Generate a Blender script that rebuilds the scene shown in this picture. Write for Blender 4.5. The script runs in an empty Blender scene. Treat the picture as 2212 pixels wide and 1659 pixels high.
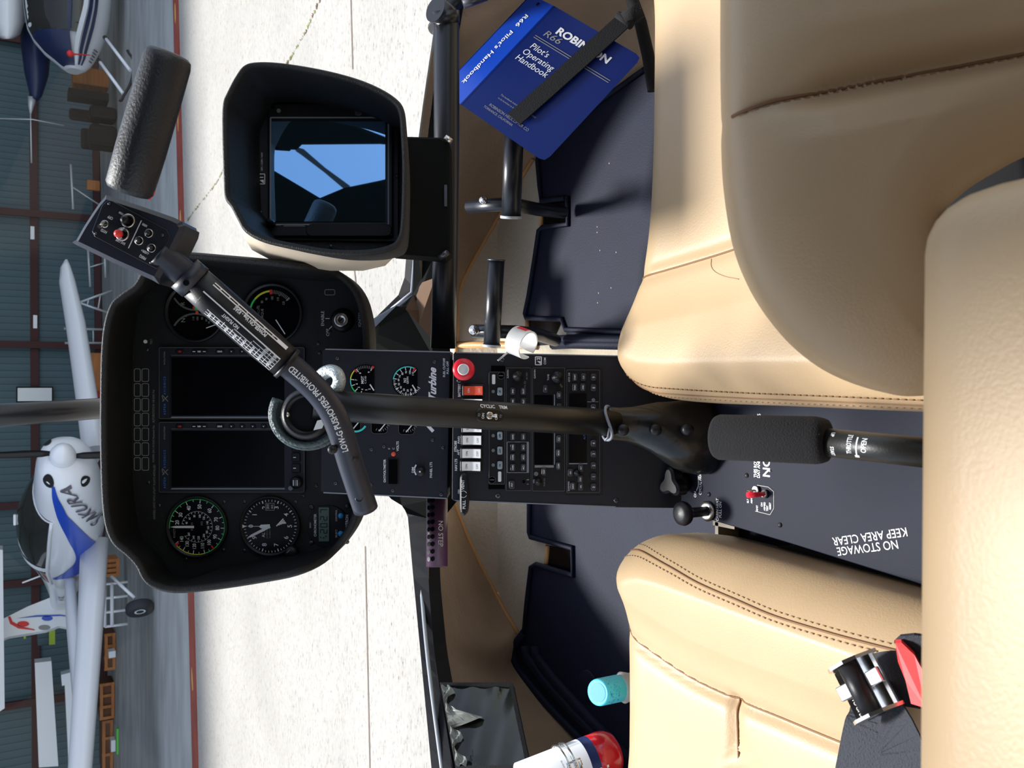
import bpy, bmesh, math, random
import numpy as np
from mathutils import Vector, Matrix
random.seed(7)
PI = math.pi
SC = bpy.context.scene
COL = SC.collection
# ---------------------------------------------------------------- camera, sky, sun, exposure
FPX = 1900.0; PITCH = math.radians(30.0)
CAM = Vector((0.0, 0.0, 1.75))                 # eye height over the apron, metres
RT = Vector((1, 0, 0)); FW = Vector((0, math.cos(PITCH), -math.sin(PITCH))); UP = Vector((0, math.sin(PITCH), math.cos(PITCH)))
cd = bpy.data.cameras.new('camera'); cam = bpy.data.objects.new('camera', cd); COL.objects.link(cam)
cd.sensor_fit = 'HORIZONTAL'; cd.sensor_width = 36.0; cd.lens = FPX / 2212 * 36.0
cd.clip_start = 0.02; cd.clip_end = 500
cd.dof.use_dof = True; cd.dof.focus_distance = 1.25; cd.dof.aperture_fstop = 20
# the phone was held sideways: picture left is up in the world, picture up is right
cam.matrix_world = Matrix(((RT.y - UP.x, RT.x, -FW.x, CAM.x), (-UP.y, RT.y, -FW.y, CAM.y), (-UP.z, RT.z, -FW.z, CAM.z), (0, 0, 0, 1)))
SC.camera = cam
SUN_EL = math.radians(57); SUN_AZ = math.radians(-8)      # ahead of the nose, a little left
wd = bpy.data.worlds.new('sky'); SC.world = wd; wd.use_nodes = True
nt = wd.node_tree; bg = nt.nodes['Background']
sky = nt.nodes.new('ShaderNodeTexSky'); sky.sky_type = 'NISHITA'; sky.sun_disc = False
sky.sun_elevation = SUN_EL; sky.sun_rotation = SUN_AZ; sky.air_density = 1.0; sky.dust_density = 0.6
hsv = nt.nodes.new('ShaderNodeHueSaturation'); hsv.inputs['Saturation'].default_value = .55; nt.links.new(sky.outputs[0], hsv.inputs['Color']); nt.links.new(hsv.outputs[0], bg.inputs[0]); bg.inputs[1].default_value = 0.155
sl = bpy.data.lights.new('sun', 'SUN'); sl.energy = 4.0; sl.angle = math.radians(11); sl.color = (1.0, 0.98, 0.95)   # sun through thin high cloud
so = bpy.data.objects.new('sun', sl); COL.objects.link(so)
sd = Vector((math.sin(SUN_AZ) * math.cos(SUN_EL), math.cos(SUN_AZ) * math.cos(SUN_EL), math.sin(SUN_EL)))
so.rotation_euler = sd.to_track_quat('Z', 'Y').to_euler(); so.location = (0, 6, 12)
SC.view_settings.view_transform = 'Standard'; SC.view_settings.look = 'None'
SC.view_settings.exposure = 1.0; SC.view_settings.gamma = 1.0; SC.view_settings.use_curve_mapping = False

# ---------------------------------------------------------------- measuring helpers
def cs(x, y, d): return Vector(((829.5 - y) * d / FPX, (1106 - x) * d / FPX, -d))      # point in the tilted cockpit frame
CF = Matrix(((RT.x, UP.x, -FW.x, CAM.x), (RT.y, UP.y, -FW.y, CAM.y), (RT.z, UP.z, -FW.z, CAM.z), (0, 0, 0, 1)))
def W(x, y, d): return CF @ cs(x, y, d)
def ray(x, y): return (CF.to_3x3() @ cs(x, y, 1.0))
def onz(x, y, z): r = ray(x, y); return CAM + r * ((z - CAM.z) / r.z)
def ony(x, y, Y): r = ray(x, y); return CAM + r * (Y / r.y)
def onpl(x, y, p0, n): r = ray(x, y); return CAM + r * ((Vector(p0) - CAM).dot(n) / r.dot(n))
def rgb(r, g, b):
    f = lambda c: (c / 255 / 12.92) if c <= 10 else ((c / 255 + .055) / 1.055) ** 2.4
    return (f(r), f(g), f(b), 1)
# ---------------------------------------------------------------- materials
MATS = {}
def mat(name, col, rough=.5, metal=0.0, bump=0.0, bscale=200., var=0.0, vscale=6., coat=0.0, trans=0.0, alpha=1.0, emit=None, spec=.5, stretch=None, sheen=0.0, ior=1.45, det=4.):
    m = bpy.data.materials.new(name); m.use_nodes = True; t = m.node_tree; b = t.nodes['Principled BSDF']
    c = col if len(col) == 4 else (*col, 1)
    b.inputs['Base Color'].default_value = c; b.inputs['Roughness'].default_value = rough; b.inputs['Metallic'].default_value = metal
    b.inputs['Coat Weight'].default_value = coat; b.inputs['Transmission Weight'].default_value = trans
    b.inputs['Alpha'].default_value = alpha; b.inputs['Specular IOR Level'].default_value = spec; b.inputs['IOR'].default_value = ior
    b.inputs['Sheen Weight'].default_value = sheen
    tc = t.nodes.new('ShaderNodeTexCoord'); src = tc.outputs['Object']
    if stretch:
        mp = t.nodes.new('ShaderNodeMapping'); mp.inputs['Scale'].default_value = stretch; t.links.new(src, mp.inputs[0]); src = mp.outputs[0]
    if var:
        n = t.nodes.new('ShaderNodeTexNoise'); n.inputs['Scale'].default_value = vscale; n.inputs['Detail'].default_value = 5
        t.links.new(src, n.inputs['Vector'])
        r = t.nodes.new('ShaderNodeValToRGB'); r.color_ramp.elements[0].position = .3; r.color_ramp.elements[1].position = .7
        r.color_ramp.elements[0].color = tuple(v * (1 - var) for v in c[:3]) + (1,); r.color_ramp.elements[1].color = tuple(min(1, v * (1 + var)) for v in c[:3]) + (1,)
        t.links.new(n.outputs[0], r.inputs[0]); t.links.new(r.outputs[0], b.inputs['Base Color'])
    if bump:
        n = t.nodes.new('ShaderNodeTexNoise'); n.inputs['Scale'].default_value = bscale; n.inputs['Detail'].default_value = det
        t.links.new(src, n.inputs['Vector'])
        bp = t.nodes.new('ShaderNodeBump'); bp.inputs['Strength'].default_value = bump; bp.inputs['Distance'].default_value = .002
        t.links.new(n.outputs[0], bp.inputs['Height']); t.links.new(bp.outputs[0], b.inputs['Normal'])
    if emit:
        b.inputs['Emission Color'].default_value = (*emit[:3], 1); b.inputs['Emission Strength'].default_value = emit[3]
    MATS[name] = m; return m
mat('leather', (.455, .322, .186), .42, bump=.14, bscale=520, var=.04, vscale=9, spec=.4)
mat('leather_dark', rgb(120, 84, 50), .6)
mat('thread', rgb(150, 118, 88), .7)
mat('black_plastic', (.007, .007, .009), .42, bump=.08, bscale=900, spec=.4)
mat('panel_black', (.006, .006, .007), .6, bump=.12, bscale=1200)
mat('console_paint', (.0065, .0082, .0145), .5, bump=.1, bscale=1500)
mat('hood_black', (.006, .006, .0065), .55, bump=.6, bscale=700)
mat('highlight_trim_grey', (.22, .24, .28), .35)  # pale grey for painted edge highlights, also for cord and trim
mat('tube_black', (.010, .011, .015), .33, bump=.05, bscale=600)
mat('stick_black', (.009, .009, .008), .42, bump=.08, bscale=500)
mat('bar_paint', (.018, .021, .034), .42, bump=.08, bscale=900)
mat('foam', (.005, .005, .006), .95, bump=.5, bscale=700)
mat('grip_leather', (.010, .011, .015), .5, bump=.35, bscale=420)
mat('boot_leather', (.011, .013, .013), .22, bump=.6, bscale=34, det=3)
mat('rubber', (.0042, .0070, .0205), .65, spec=.28, bump=.3, bscale=350, var=.12, vscale=8)
mat('tunnel_paint', (.0040, .0062, .0175), .65, spec=.25, bump=.15, bscale=600)
mat('screen', (.002, .002, .003), .22, spec=.22)
mat('screen_gloss', (.002, .002, .003), .015, spec=1.0, ior=5.0); MATS['screen_gloss'].node_tree.nodes['Principled BSDF'].inputs['Specular Tint'].default_value = (.30, .60, 1, 1)
mat('button', (.035, .037, .045), .4)
mat('button_grey', rgb(140, 156, 165), .4)
mat('led', rgb(110, 116, 118), .4)
mat('white_ink', (.75, .76, .78), .5)
mat('grey_ink', (.25, .25, .24), .5)
mat('dim_ink', (.10, .10, .10), .5)
mat('blue_ink', (.03, .16, .55), .5)
mat('green_ink', (.03, .62, .12), .5)
mat('teal_ink', (.05, .62, .55), .5)
mat('yellow_ink', (.70, .72, .04), .5)
mat('red_ink', (.75, .03, .02), .5)
mat('lcd', rgb(96, 118, 112), .25)
mat('lcd_ink', (.01, .01, .01), .5)
mat('blue_button', (.05, .45, .95), .35)
mat('steel', (.62, .60, .56), .28, metal=1.0, bump=.05, bscale=300)
mat('chrome', (.70, .68, .65), .2, metal=1.0, bump=.1, bscale=60)
mat('dark_steel', (.10, .10, .11), .35, metal=.8)
mat('red_plastic', (.72, .02, .04), .3)
mat('red_soft', (.72, .03, .03), .45)
mat('orange_red', (.75, .09, .04), .35)
mat('white_plastic', (.92, .92, .90), .35)
mat('braid', (.42, .48, .50), .33, metal=.6, bump=1.0, bscale=420)
mat('cable_teal', (.05, .075, .08), .4, bump=1.0, bscale=300)
mat('carpet_tan', rgb(150, 126, 100), .95, bump=.9, bscale=110, var=.10, vscale=14, sheen=.2)
mat('carpet_beige', rgb(186, 174, 152), .95, bump=.8, bscale=120, var=.08, vscale=12, sheen=.2)
mat('piping', rgb(196, 146, 92), .5, bump=.2)
mat('cream_paint', rgb(212, 196, 172), .5, var=.05, vscale=30)
mat('binder_blue', (.002, .013, .115), .45, spec=.25)
mat('spine_blue', (.004, .045, .36), .4, spec=.35)
mat('paper', (.62, .58, .50), .9, bump=.6, bscale=400, stretch=(1, 1, 1))
mat('strap', (.004, .004, .005), .9, bump=.5, bscale=600)
mat('webbing', (.022, .025, .034), .75, bump=.8, bscale=500)
mat('purple_tube', (.075, .028, .062), .35)
mat('frost', (.80, .80, .80), .35, trans=.35, alpha=.82)
mat('silver_frame', (.40, .42, .45), .35, metal=.3)
mat('pocket_vinyl', (.010, .012, .009), .12, alpha=.80)
mat('pocket_film', (.22, .23, .20), .25, bump=1.0, bscale=12)
mat('cap_blue', (.06, .62, .88), .4)
mat('cap_dark', (.03, .30, .60), .4)
mat('clear_bottle', (.8, .82, .85), .06, alpha=.35)
mat('ext_red', (.62, .01, .02), .25, coat=.5)
mat('label_white', (.72, .74, .78), .4)
mat('navy', (.012, .025, .10), .4)
mat('heli_dark_green', (.0055, .0065, .0055), .8, spec=.08)
mat('sill_black', (.007, .007, .009), .6, spec=.15)
mat('brown_trim', rgb(92, 66, 44), .8)
# outside
mat('hangar_floor', rgb(160, 162, 160), .8, var=.22, vscale=1.0, bump=.3, bscale=6, stretch=(1, 3, 1))
mat('rail_red', rgb(140, 62, 48), .75, var=.18, vscale=3)
mat('rail_yellow', rgb(205, 155, 80), .8)
mat('post_red', rgb(66, 32, 32), .7)
mat('white_paint', (.78, .80, .84), .28, coat=.4)
mat('silver_paint', (.70, .71, .74), .25, coat=.3)
mat('swoosh_blue', (.015, .07, .48), .3, coat=.3)
mat('letters_grey', (.10, .09, .12), .5)
mat('canopy_glass', (.02, .02, .018), .06, alpha=.9)
mat('tyre', (.03, .032, .036), .75)
mat('wood', rgb(168, 104, 52), .6, var=.25, vscale=3, stretch=(1, 1, 8))
mat('wood_dark', rgb(92, 56, 34), .7, var=.25, vscale=3)
mat('black_cloth', (.008, .008, .009), .9)
mat('alu', (.58, .60, .62), .4, metal=.4)
mat('navy_paint', (.012, .022, .075), .35)
mat('hi_vis', (.40, .55, .05), .6)
mat('green_box', (.08, .55, .05), .5)
mat('moss', rgb(110, 122, 50), .95)
mat('red_cloth', (.30, .02, .02), .8)

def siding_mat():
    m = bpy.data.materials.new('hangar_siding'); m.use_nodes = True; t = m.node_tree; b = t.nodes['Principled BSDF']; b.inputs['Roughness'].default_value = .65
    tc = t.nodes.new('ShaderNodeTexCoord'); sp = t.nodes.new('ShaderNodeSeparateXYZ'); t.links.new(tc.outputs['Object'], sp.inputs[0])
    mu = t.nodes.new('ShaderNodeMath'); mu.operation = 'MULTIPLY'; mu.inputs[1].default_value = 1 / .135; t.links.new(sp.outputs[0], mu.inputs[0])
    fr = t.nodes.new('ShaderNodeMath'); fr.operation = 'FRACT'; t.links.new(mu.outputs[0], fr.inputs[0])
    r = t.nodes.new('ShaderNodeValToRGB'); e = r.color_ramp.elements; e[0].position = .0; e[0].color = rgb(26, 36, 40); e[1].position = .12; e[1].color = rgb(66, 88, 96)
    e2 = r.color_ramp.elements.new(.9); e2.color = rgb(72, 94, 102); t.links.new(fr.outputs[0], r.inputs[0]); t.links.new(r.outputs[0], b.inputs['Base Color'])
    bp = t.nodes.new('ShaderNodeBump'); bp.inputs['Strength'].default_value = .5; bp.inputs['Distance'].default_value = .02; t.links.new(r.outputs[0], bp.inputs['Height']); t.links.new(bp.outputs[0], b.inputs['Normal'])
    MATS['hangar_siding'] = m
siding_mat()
def apron_mat():
    m = bpy.data.materials.new('apron_concrete'); m.use_nodes = True; t = m.node_tree; b = t.nodes['Principled BSDF']; b.inputs['Roughness'].default_value = .9
    tc = t.nodes.new('ShaderNodeTexCoord'); mp = t.nodes.new('ShaderNodeMapping'); mp.inputs['Scale'].default_value = (1, 3.2, 1); t.links.new(tc.outputs['Object'], mp.inputs[0])
    n = t.nodes.new('ShaderNodeTexNoise'); n.inputs['Scale'].default_value = 24; n.inputs['Detail'].default_value = 8; n.inputs['Roughness'].default_value = .75; t.links.new(mp.outputs[0], n.inputs[0])
    r = t.nodes.new('ShaderNodeValToRGB'); e = r.color_ramp.elements; e[0].position = .34; e[0].color = rgb(62, 56, 46); e[1].position = .42; e[1].color = rgb(154, 150, 143)
    e2 = r.color_ramp.elements.new(.8); e2.color = rgb(176, 173, 167); t.links.new(n.outputs[0], r.inputs[0])
    n2 = t.nodes.new('ShaderNodeTexNoise'); n2.inputs['Scale'].default_value = .8; n2.inputs['Detail'].default_value = 4; t.links.new(tc.outputs['Object'], n2.inputs[0])
    r2 = t.nodes.new('ShaderNodeValToRGB'); r2.color_ramp.elements[0].position = .3; r2.color_ramp.elements[0].color = (.86, .86, .86, 1); r2.color_ramp.elements[1].position = .6
    t.links.new(n2.outputs[0], r2.inputs[0]); mx = t.nodes.new('ShaderNodeMix'); mx.data_type = 'RGBA'; mx.blend_type = 'MULTIPLY'; mx.inputs[0].default_value = 1
    t.links.new(r.outputs[0], mx.inputs[6]); t.links.new(r2.outputs[0], mx.inputs[7]); t.links.new(mx.outputs[2], b.inputs['Base Color'])
    bp = t.nodes.new('ShaderNodeBump'); bp.inputs['Strength'].default_value = .4; t.links.new(n.outputs[0], bp.inputs['Height']); t.links.new(bp.outputs[0], b.inputs['Normal'])
    MATS['apron_concrete'] = m
apron_mat()
def glass_mat():
    m = bpy.data.materials.new('windshield_glass'); m.use_nodes = True; t = m.node_tree
    for n in list(t.nodes): t.nodes.remove(n)
    o = t.nodes.new('ShaderNodeOutputMaterial'); a = t.nodes.new('ShaderNodeBsdfTransparent'); a.inputs[0].default_value = (.96, .97, .97, 1)
    g = t.nodes.new('ShaderNodeBsdfGlossy'); g.inputs['Roughness'].default_value = .02; mx = t.nodes.new('ShaderNodeMixShader'); mx.inputs[0].default_value = .01
    t.links.new(a.outputs[0], mx.inputs[1]); t.links.new(g.outputs[0], mx.inputs[2]); t.links.new(mx.outputs[0], o.inputs[0]); MATS['windshield_glass'] = m
glass_mat()
# ---------------------------------------------------------------- mesh builder
_txt = {}
def text_tris(s, bold, shear):
    k = (s, bold, shear)
    if k in _txt: return _txt[k]
    cu = bpy.data.curves.new('t', 'FONT'); cu.body = s; cu.size = 1; cu.resolution_u = 3; cu.offset = bold; cu.shear = shear; cu.align_x = 'CENTER'; cu.align_y = 'CENTER'
    ob = bpy.data.objects.new('t', cu); COL.objects.link(ob)
    dg = bpy.context.evaluated_depsgraph_get(); dg.update(); me = ob.evaluated_get(dg).to_mesh()
    v = [(p.co.x, p.co.y) for p in me.vertices]; f = [tuple(p.vertices) for p in me.polygons]
    ob.evaluated_get(dg).to_mesh_clear(); bpy.data.objects.remove(ob); bpy.data.curves.remove(cu)
    if v:
        ys = [p[1] for p in v]; xs = [p[0] for p in v]; cy = (min(ys) + max(ys)) / 2 if s.upper() == s else 0; cx = (min(xs) + max(xs)) / 2
        if s.upper() != s: cy = 0.0
        v = [(p[0] - cx, p[1] - cy) for p in v]
    _txt[k] = (v, f); return _txt[k]
def offs(pts, d):                       # inward offset of a closed outline (counter-clockwise or clockwise)
    n = len(pts); A = sum(pts[i][0] * pts[(i + 1) % n][1] - pts[(i + 1) % n][0] * pts[i][1] for i in range(n)); sg = 1 if A > 0 else -1
    out = []
    for i in range(n):
        p0 = Vector(pts[i - 1][:2]); p1 = Vector(pts[i][:2]); p2 = Vector(pts[(i + 1) % n][:2])
        e1 = (p1 - p0); e2 = (p2 - p1)
        e1 = e1.normalized() if e1.length > 1e-9 else Vector((1, 0)); e2 = e2.normalized() if e2.length > 1e-9 else e1
        n1 = Vector((-e1.y, e1.x)) * sg; n2 = Vector((-e2.y, e2.x)) * sg; nn = (n1 + n2); L = nn.length
        nn = nn / L if L > 1e-6 else n1; c = max(.45, nn.dot(n1)); out.append((p1.x + nn.x * d / c, p1.y + nn.y * d / c))
    return out
def spl(pts, n=8, closed=True):         # Catmull-Rom through the points
    out = []; N = len(pts); P = [Vector(p) for p in pts]
    for i in range(N if closed else N - 1):
        a = P[(i - 1) % N] if (closed or i > 0) else P[0] * 2 - P[1]
        b = P[i]; c = P[(i + 1) % N]; d = P[(i + 2) % N] if (closed or i + 2 < N) else P[-1] * 2 - P[-2]
        for k in range(n):
            t = k / n; out.append(.5 * ((2 * b) + (c - a) * t + (2 * a - 5 * b + 4 * c - d) * t * t + (3 * b - a - 3 * c + d) * t ** 3))
    if not closed: out.append(P[-1].copy())
    return out
def rrect(cx, cy, w, h, r, n=4):
    r = min(r, w / 2, h / 2); o = []
    for sx, sy, a0 in ((1, 1, 0), (-1, 1, 90), (-1, -1, 180), (1, -1, 270)):
        for k in range(n + 1):
            a = math.radians(a0 + 90 * k / n); o.append((cx + sx * (w / 2 - r) + r * math.cos(a), cy + sy * (h / 2 - r) + r * math.sin(a)))
    return o
class MB:
    def __init__(s, m='black_plastic', M=None): s.v = []; s.f = []; s.mi = []; s.sm = []; s.names = [m]; s.M = M or Matrix.Identity(4); s.flip = None
    def _m(s, m):
        if m is None: return 0
        if m not in s.names: s.names.append(m)
        return s.names.index(m)
    def raw(s, vs, fs, m=None, smooth=False, M=None):
        T = M or s.M; b = len(s.v); k = s._m(m); s.v += [T @ Vector(p) for p in vs]
        for f in fs: s.f.append(tuple(b + i for i in f)); s.mi.append(k); s.sm.append(smooth)
    def prism(s, pts, z0, z1, m=None, ch=0, smooth=False, back=False):
        n = len(pts); rings = [[(p[0], p[1], z0) for p in pts]]
        if ch:
            rings.append([(p[0], p[1], z1 - ch * (1 if z1 > z0 else -1)) for p in pts]); q = offs(pts, ch); rings.append([(p[0], p[1], z1) for p in q])
        else: rings.append([(p[0], p[1], z1) for p in pts])
        vs = sum(rings, []); fs = []
        for r in range(len(rings) - 1):
            for i in range(n): fs.append((r * n + i, r * n + (i + 1) % n, (r + 1) * n + (i + 1) % n, (r + 1) * n + i))
        s.raw(vs, fs, m, smooth); L = (len(rings) - 1) * n
        s.raw(rings[-1], [tuple(range(n))], m, False); s.raw(rings[0], [tuple(range(n - 1, -1, -1))], m, False)
    def frame(s, po, pi, z0, z1, m=None, smooth=False):       # closed wall between two outlines of equal length
        n = len(po); vs = [(p[0], p[1], z0) for p in po] + [(p[0], p[1], z1) for p in po] + [(p[0], p[1], z1) for p in pi] + [(p[0], p[1], z0) for p in pi]
        fs = []
        for r in range(4):
            for i in range(n): fs.append((r * n + i, r * n + (i + 1) % n, ((r + 1) % 4) * n + (i + 1) % n, ((r + 1) % 4) * n + i))
        s.raw(vs, fs, m, smooth)
    def rr(s, cx, cy, w, h, r, z0, z1, m=None, ch=0): s.prism(rrect(cx, cy, w, h, r), z0, z1, m, ch)
    def box(s, c, sz, m=None, ch=0, R=None):
        x, y, z = [q / 2 for q in sz]
        if ch:
            bm = bmesh.new(); bmesh.ops.create_cube(bm, size=1)
            for v in bm.verts: v.co = Vector((v.co.x * sz[0], v.co.y * sz[1], v.co.z * sz[2]))
            bmesh.ops.bevel(bm, geom=bm.edges[:], offset=ch, segments=2, profile=.5, affect='EDGES')
            vs = [v.co.copy() for v in bm.verts]; fs = [tuple(v.index for v in f.verts) for f in bm.faces]; bm.free()
        else:
            vs = [Vector((a, b, d)) for a in (-x, x) for b in (-y, y) for d in (-z, z)]; fs = [(0, 1, 3, 2), (4, 6, 7, 5), (0, 4, 5, 1), (2, 3, 7, 6), (0, 2, 6, 4), (1, 5, 7, 3)]
        if R: vs = [R @ v for v in vs]
        s.raw([v + Vector(c) for v in vs], fs, m, False)
    def lathe(s, cx, cy, prof, m=None, n=28, smooth=True, cap=True):    # profile [(r, z)] about local z
        vs = []; fs = []
        for r, z in prof:
            for i in range(n): a = 2 * PI * i / n; vs.append((cx + r * math.cos(a), cy + r * math.sin(a), z))
        for k in range(len(prof) - 1):
            for i in range(n): fs.append((k * n + i, k * n + (i + 1) % n, (k + 1) * n + (i + 1) % n, (k + 1) * n + i))
        s.raw(vs, fs, m, smooth)
        if cap:
            if prof[0][0] > 1e-5: s.raw(vs[:n], [tuple(range(n - 1, -1, -1))], m)
            if prof[-1][0] > 1e-5: s.raw(vs[-n:], [tuple(range(n))], m)
    def cyl(s, cx, cy, r, z0, z1, m=None, n=24, ch=0):
        if ch: s.lathe(cx, cy, [(r, z0), (r, z1 - ch), (r - ch, z1)], m, n, False)
        else: s.lathe(cx, cy, [(r, z0), (r, z1)], m, n, True)
    def arc(s, cx, cy, r0, r1, a0, a1, z, m=None, n=None):   # clock angles in degrees, clockwise from up
        n = n or max(2, int(abs(a1 - a0) / 5)); vs = []
        for i in range(n + 1):
            a = math.radians(a0 + (a1 - a0) * i / n)
            for r in (r0, r1): vs.append((cx + r * math.sin(a), cy + r * math.cos(a), z))
        s.raw(vs, [(2 * i, 2 * i + 1, 2 * i + 3, 2 * i + 2) for i in range(n)], m)
    def tube(s, path, r, m=None, n=16, smooth=True, cap=True, sq=(1, 1), up=None):
        P = [Vector(p) for p in path]; N = len(P); rs = r if isinstance(r, (list, tuple)) else [r] * N
        T = [((P[min(i + 1, N - 1)] - P[max(i - 1, 0)]).normalized()) for i in range(N)]
        u = Vector(up) if up else (Vector((0, 0, 1)) if abs(T[0].z) < .9 else Vector((1, 0, 0))); vs = []
        for i in range(N):
            a = (u - T[i] * u.dot(T[i])).normalized(); b = T[i].cross(a); u = a
            for k in range(n):
                t = 2 * PI * k / n; vs.append(P[i] + a * (math.cos(t) * rs[i] * sq[0]) + b * (math.sin(t) * rs[i] * sq[1]))
        fs = [(k * n + i, k * n + (i + 1) % n, (k + 1) * n + (i + 1) % n, (k + 1) * n + i) for k in range(N - 1) for i in range(n)]
        s.raw(vs, fs, m, smooth)
        if cap: s.raw(vs[:n], [tuple(range(n - 1, -1, -1))], m); s.raw(vs[-n:], [tuple(range(n))], m)
    def loft(s, rings, m=None, smooth=True, cap=True, closed=True):
        n = len(rings[0]); vs = [Vector(p) for r in rings for p in r]; q = n if closed else n - 1
        s.raw(vs, [(k * n + i, k * n + (i + 1) % n, (k + 1) * n + (i + 1) % n, (k + 1) * n + i) for k in range(len(rings) - 1) for i in range(q)], m, smooth)
        if cap and closed: s.raw(rings[0], [tuple(range(n - 1, -1, -1))], m); s.raw(rings[-1], [tuple(range(n))], m)
    def text(s, t, x, y, h, z, m='white_ink', rot=0, ws=1.0, bold=0.0, shear=0.0, M=None, fn=None):   # h = height of a capital
        v, f = text_tris(t, bold, shear); k = h / .70; c, sn = math.cos(rot), math.sin(rot)
        vs = []
        for a, b in v:
            a *= k * ws; b *= k; X = x + a * c - b * sn; Y = y + a * sn + b * c; vs.append((X, Y, z) if fn is None else fn(X, Y))
        s.raw(vs, f, m, False, M)
    def disc(s, cx, cy, r, z, m=None, n=28): s.raw([(cx + r * math.cos(2 * PI * i / n), cy + r * math.sin(2 * PI * i / n), z) for i in range(n)], [tuple(range(n))], m)
    def line(s, a, b, w, z, m=None):
        a = Vector(a[:2]); b = Vector(b[:2]); d = (b - a).normalized(); p = Vector((-d.y, d.x)) * w / 2
        s.raw([(*(a + p), z), (*(a - p), z), (*(b - p), z), (*(b + p), z)], [(0, 1, 2, 3)], m)
    def build(s, name, parent=None, sub=0):
        o0 = parent['_o'] if parent else None
        if o0 is None:
            lo = Vector([min(p[i] for p in s.v) for i in range(3)]); hi = Vector([max(p[i] for p in s.v) for i in range(3)]); o = Vector(((lo.x + hi.x) / 2, (lo.y + hi.y) / 2, lo.z))
        else: o = Vector(o0)
        me = bpy.data.meshes.new(name); me.from_pydata([p - o for p in s.v], [], s.f)
        for n in s.names: me.materials.append(MATS[n])
        me.polygons.foreach_set('material_index', s.mi); me.polygons.foreach_set('use_smooth', s.sm)
        bm = bmesh.new(); bm.from_mesh(me); bmesh.ops.remove_doubles(bm, verts=bm.verts[:], dist=1e-6)
        bmesh.ops.recalc_face_normals(bm, faces=bm.faces[:]); bm.to_mesh(me); bm.free(); me.update()
        ob = bpy.data.objects.new(name, me); COL.objects.link(ob)
        if parent: ob.parent = parent
        else: ob.location = o
        ob['_o'] = tuple(o)
        if sub:
            md = ob.modifiers.new('s', 'SUBSURF'); md.levels = sub; md.render_levels = sub
        return ob
def tag(o, label, cat, group=None):
    o['label'] = label; o['category'] = cat
    if group: o['group'] = group
    return o
def struct(o): o['kind'] = 'structure'; return o
def thing(name, label, cat, loc, group=None):
    o = bpy.data.objects.new(name, None); COL.objects.link(o); o.location = loc; o.empty_display_size = .05; o['_o'] = tuple(loc); return tag(o, label, cat, group)
def copy_tree(o, off=None, parent=None):
    c = o.copy(); COL.objects.link(c); c.parent = parent
    if off is not None: c.location = Vector(o.location) + Vector(off); c['_o'] = tuple(Vector(o['_o']) + Vector(off))
    for ch in [x for x in bpy.data.objects if x.parent == o]: copy_tree(ch, None, c)
    return c
# a builder working in a plane of the tilted cockpit frame, measured in photo pixels at depth d
class PP(MB):
    def __init__(s, d, m='black_plastic'): MB.__init__(s, m, CF @ Matrix.Translation((0, 0, -d))); s.k = d / FPX; s.d = d
    def X(s, y): return (829.5 - y) * s.k
    def Y(s, x): return (1106 - x) * s.k
    def q(s, x, y): return (s.X(y), s.Y(x))
    def poly(s, pts, z0, z1, m=None, ch=0, n=0):
        P = [s.q(*p) for p in pts]
        if n: P = [tuple(p[:2]) for p in spl([Vector((*p, 0)) for p in P], n)]
        s.prism(P, z0, z1, m, ch)
    def rec(s, x0, x1, y0, y1, z0, z1, m=None, r=1, ch=0): s.rr(s.X((y0 + y1) / 2), s.Y((x0 + x1) / 2), (y1 - y0) * s.k, (x1 - x0) * s.k, r * s.k, z0, z1, m, ch)
    def rect_line(s, x0, x1, y0, y1, w, z, m, r=3):
        o = rrect(s.X((y0 + y1) / 2), s.Y((x0 + x1) / 2), (y1 - y0) * s.k, (x1 - x0) * s.k, r * s.k); i = offs(o, w * s.k); n = len(o)
        s.raw([(*p, z) for p in o] + [(*p, z) for p in i], [(a, (a + 1) % n, n + (a + 1) % n, n + a) for a in range(n)], m)
    def cy(s, x, y, r, z0, z1, m=None, n=24, ch=0): s.cyl(s.X(y), s.Y(x), r * s.k, z0, z1, m, n, ch * s.k)
    def la(s, x, y, prof, m=None, n=28): s.lathe(s.X(y), s.Y(x), [(r * s.k, z) for r, z in prof], m, n)
    def tx(s, t, x, y, h, z=.0004, m='white_ink', ws=1., bold=.0, shear=0., rot=0): s.text(t, s.X(y), s.Y(x), h * s.k, z, m, rot, ws, bold, shear)
    def ln(s, a, b, w, z, m): s.line(s.q(*a), s.q(*b), w * s.k, z, m)
    def ar(s, x, y, r0, r1, a0, a1, z, m): s.arc(s.X(y), s.Y(x), r0 * s.k, r1 * s.k, a0, a1, z, m)
    def screw(s, x, y, r=4, z=0):
        s.la(x, y, [(r, z), (r, z + .0008), (r * .7, z + .0016), (.001, z + .0018)], 'dark_steel', 14); s.ln((x - r * .6, y), (x + r * .6, y), r * .25, z + .0019, 'black_plastic'); s.ln((x, y - r * .6), (x, y + r * .6), r * .25, z + .0019, 'black_plastic')
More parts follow.
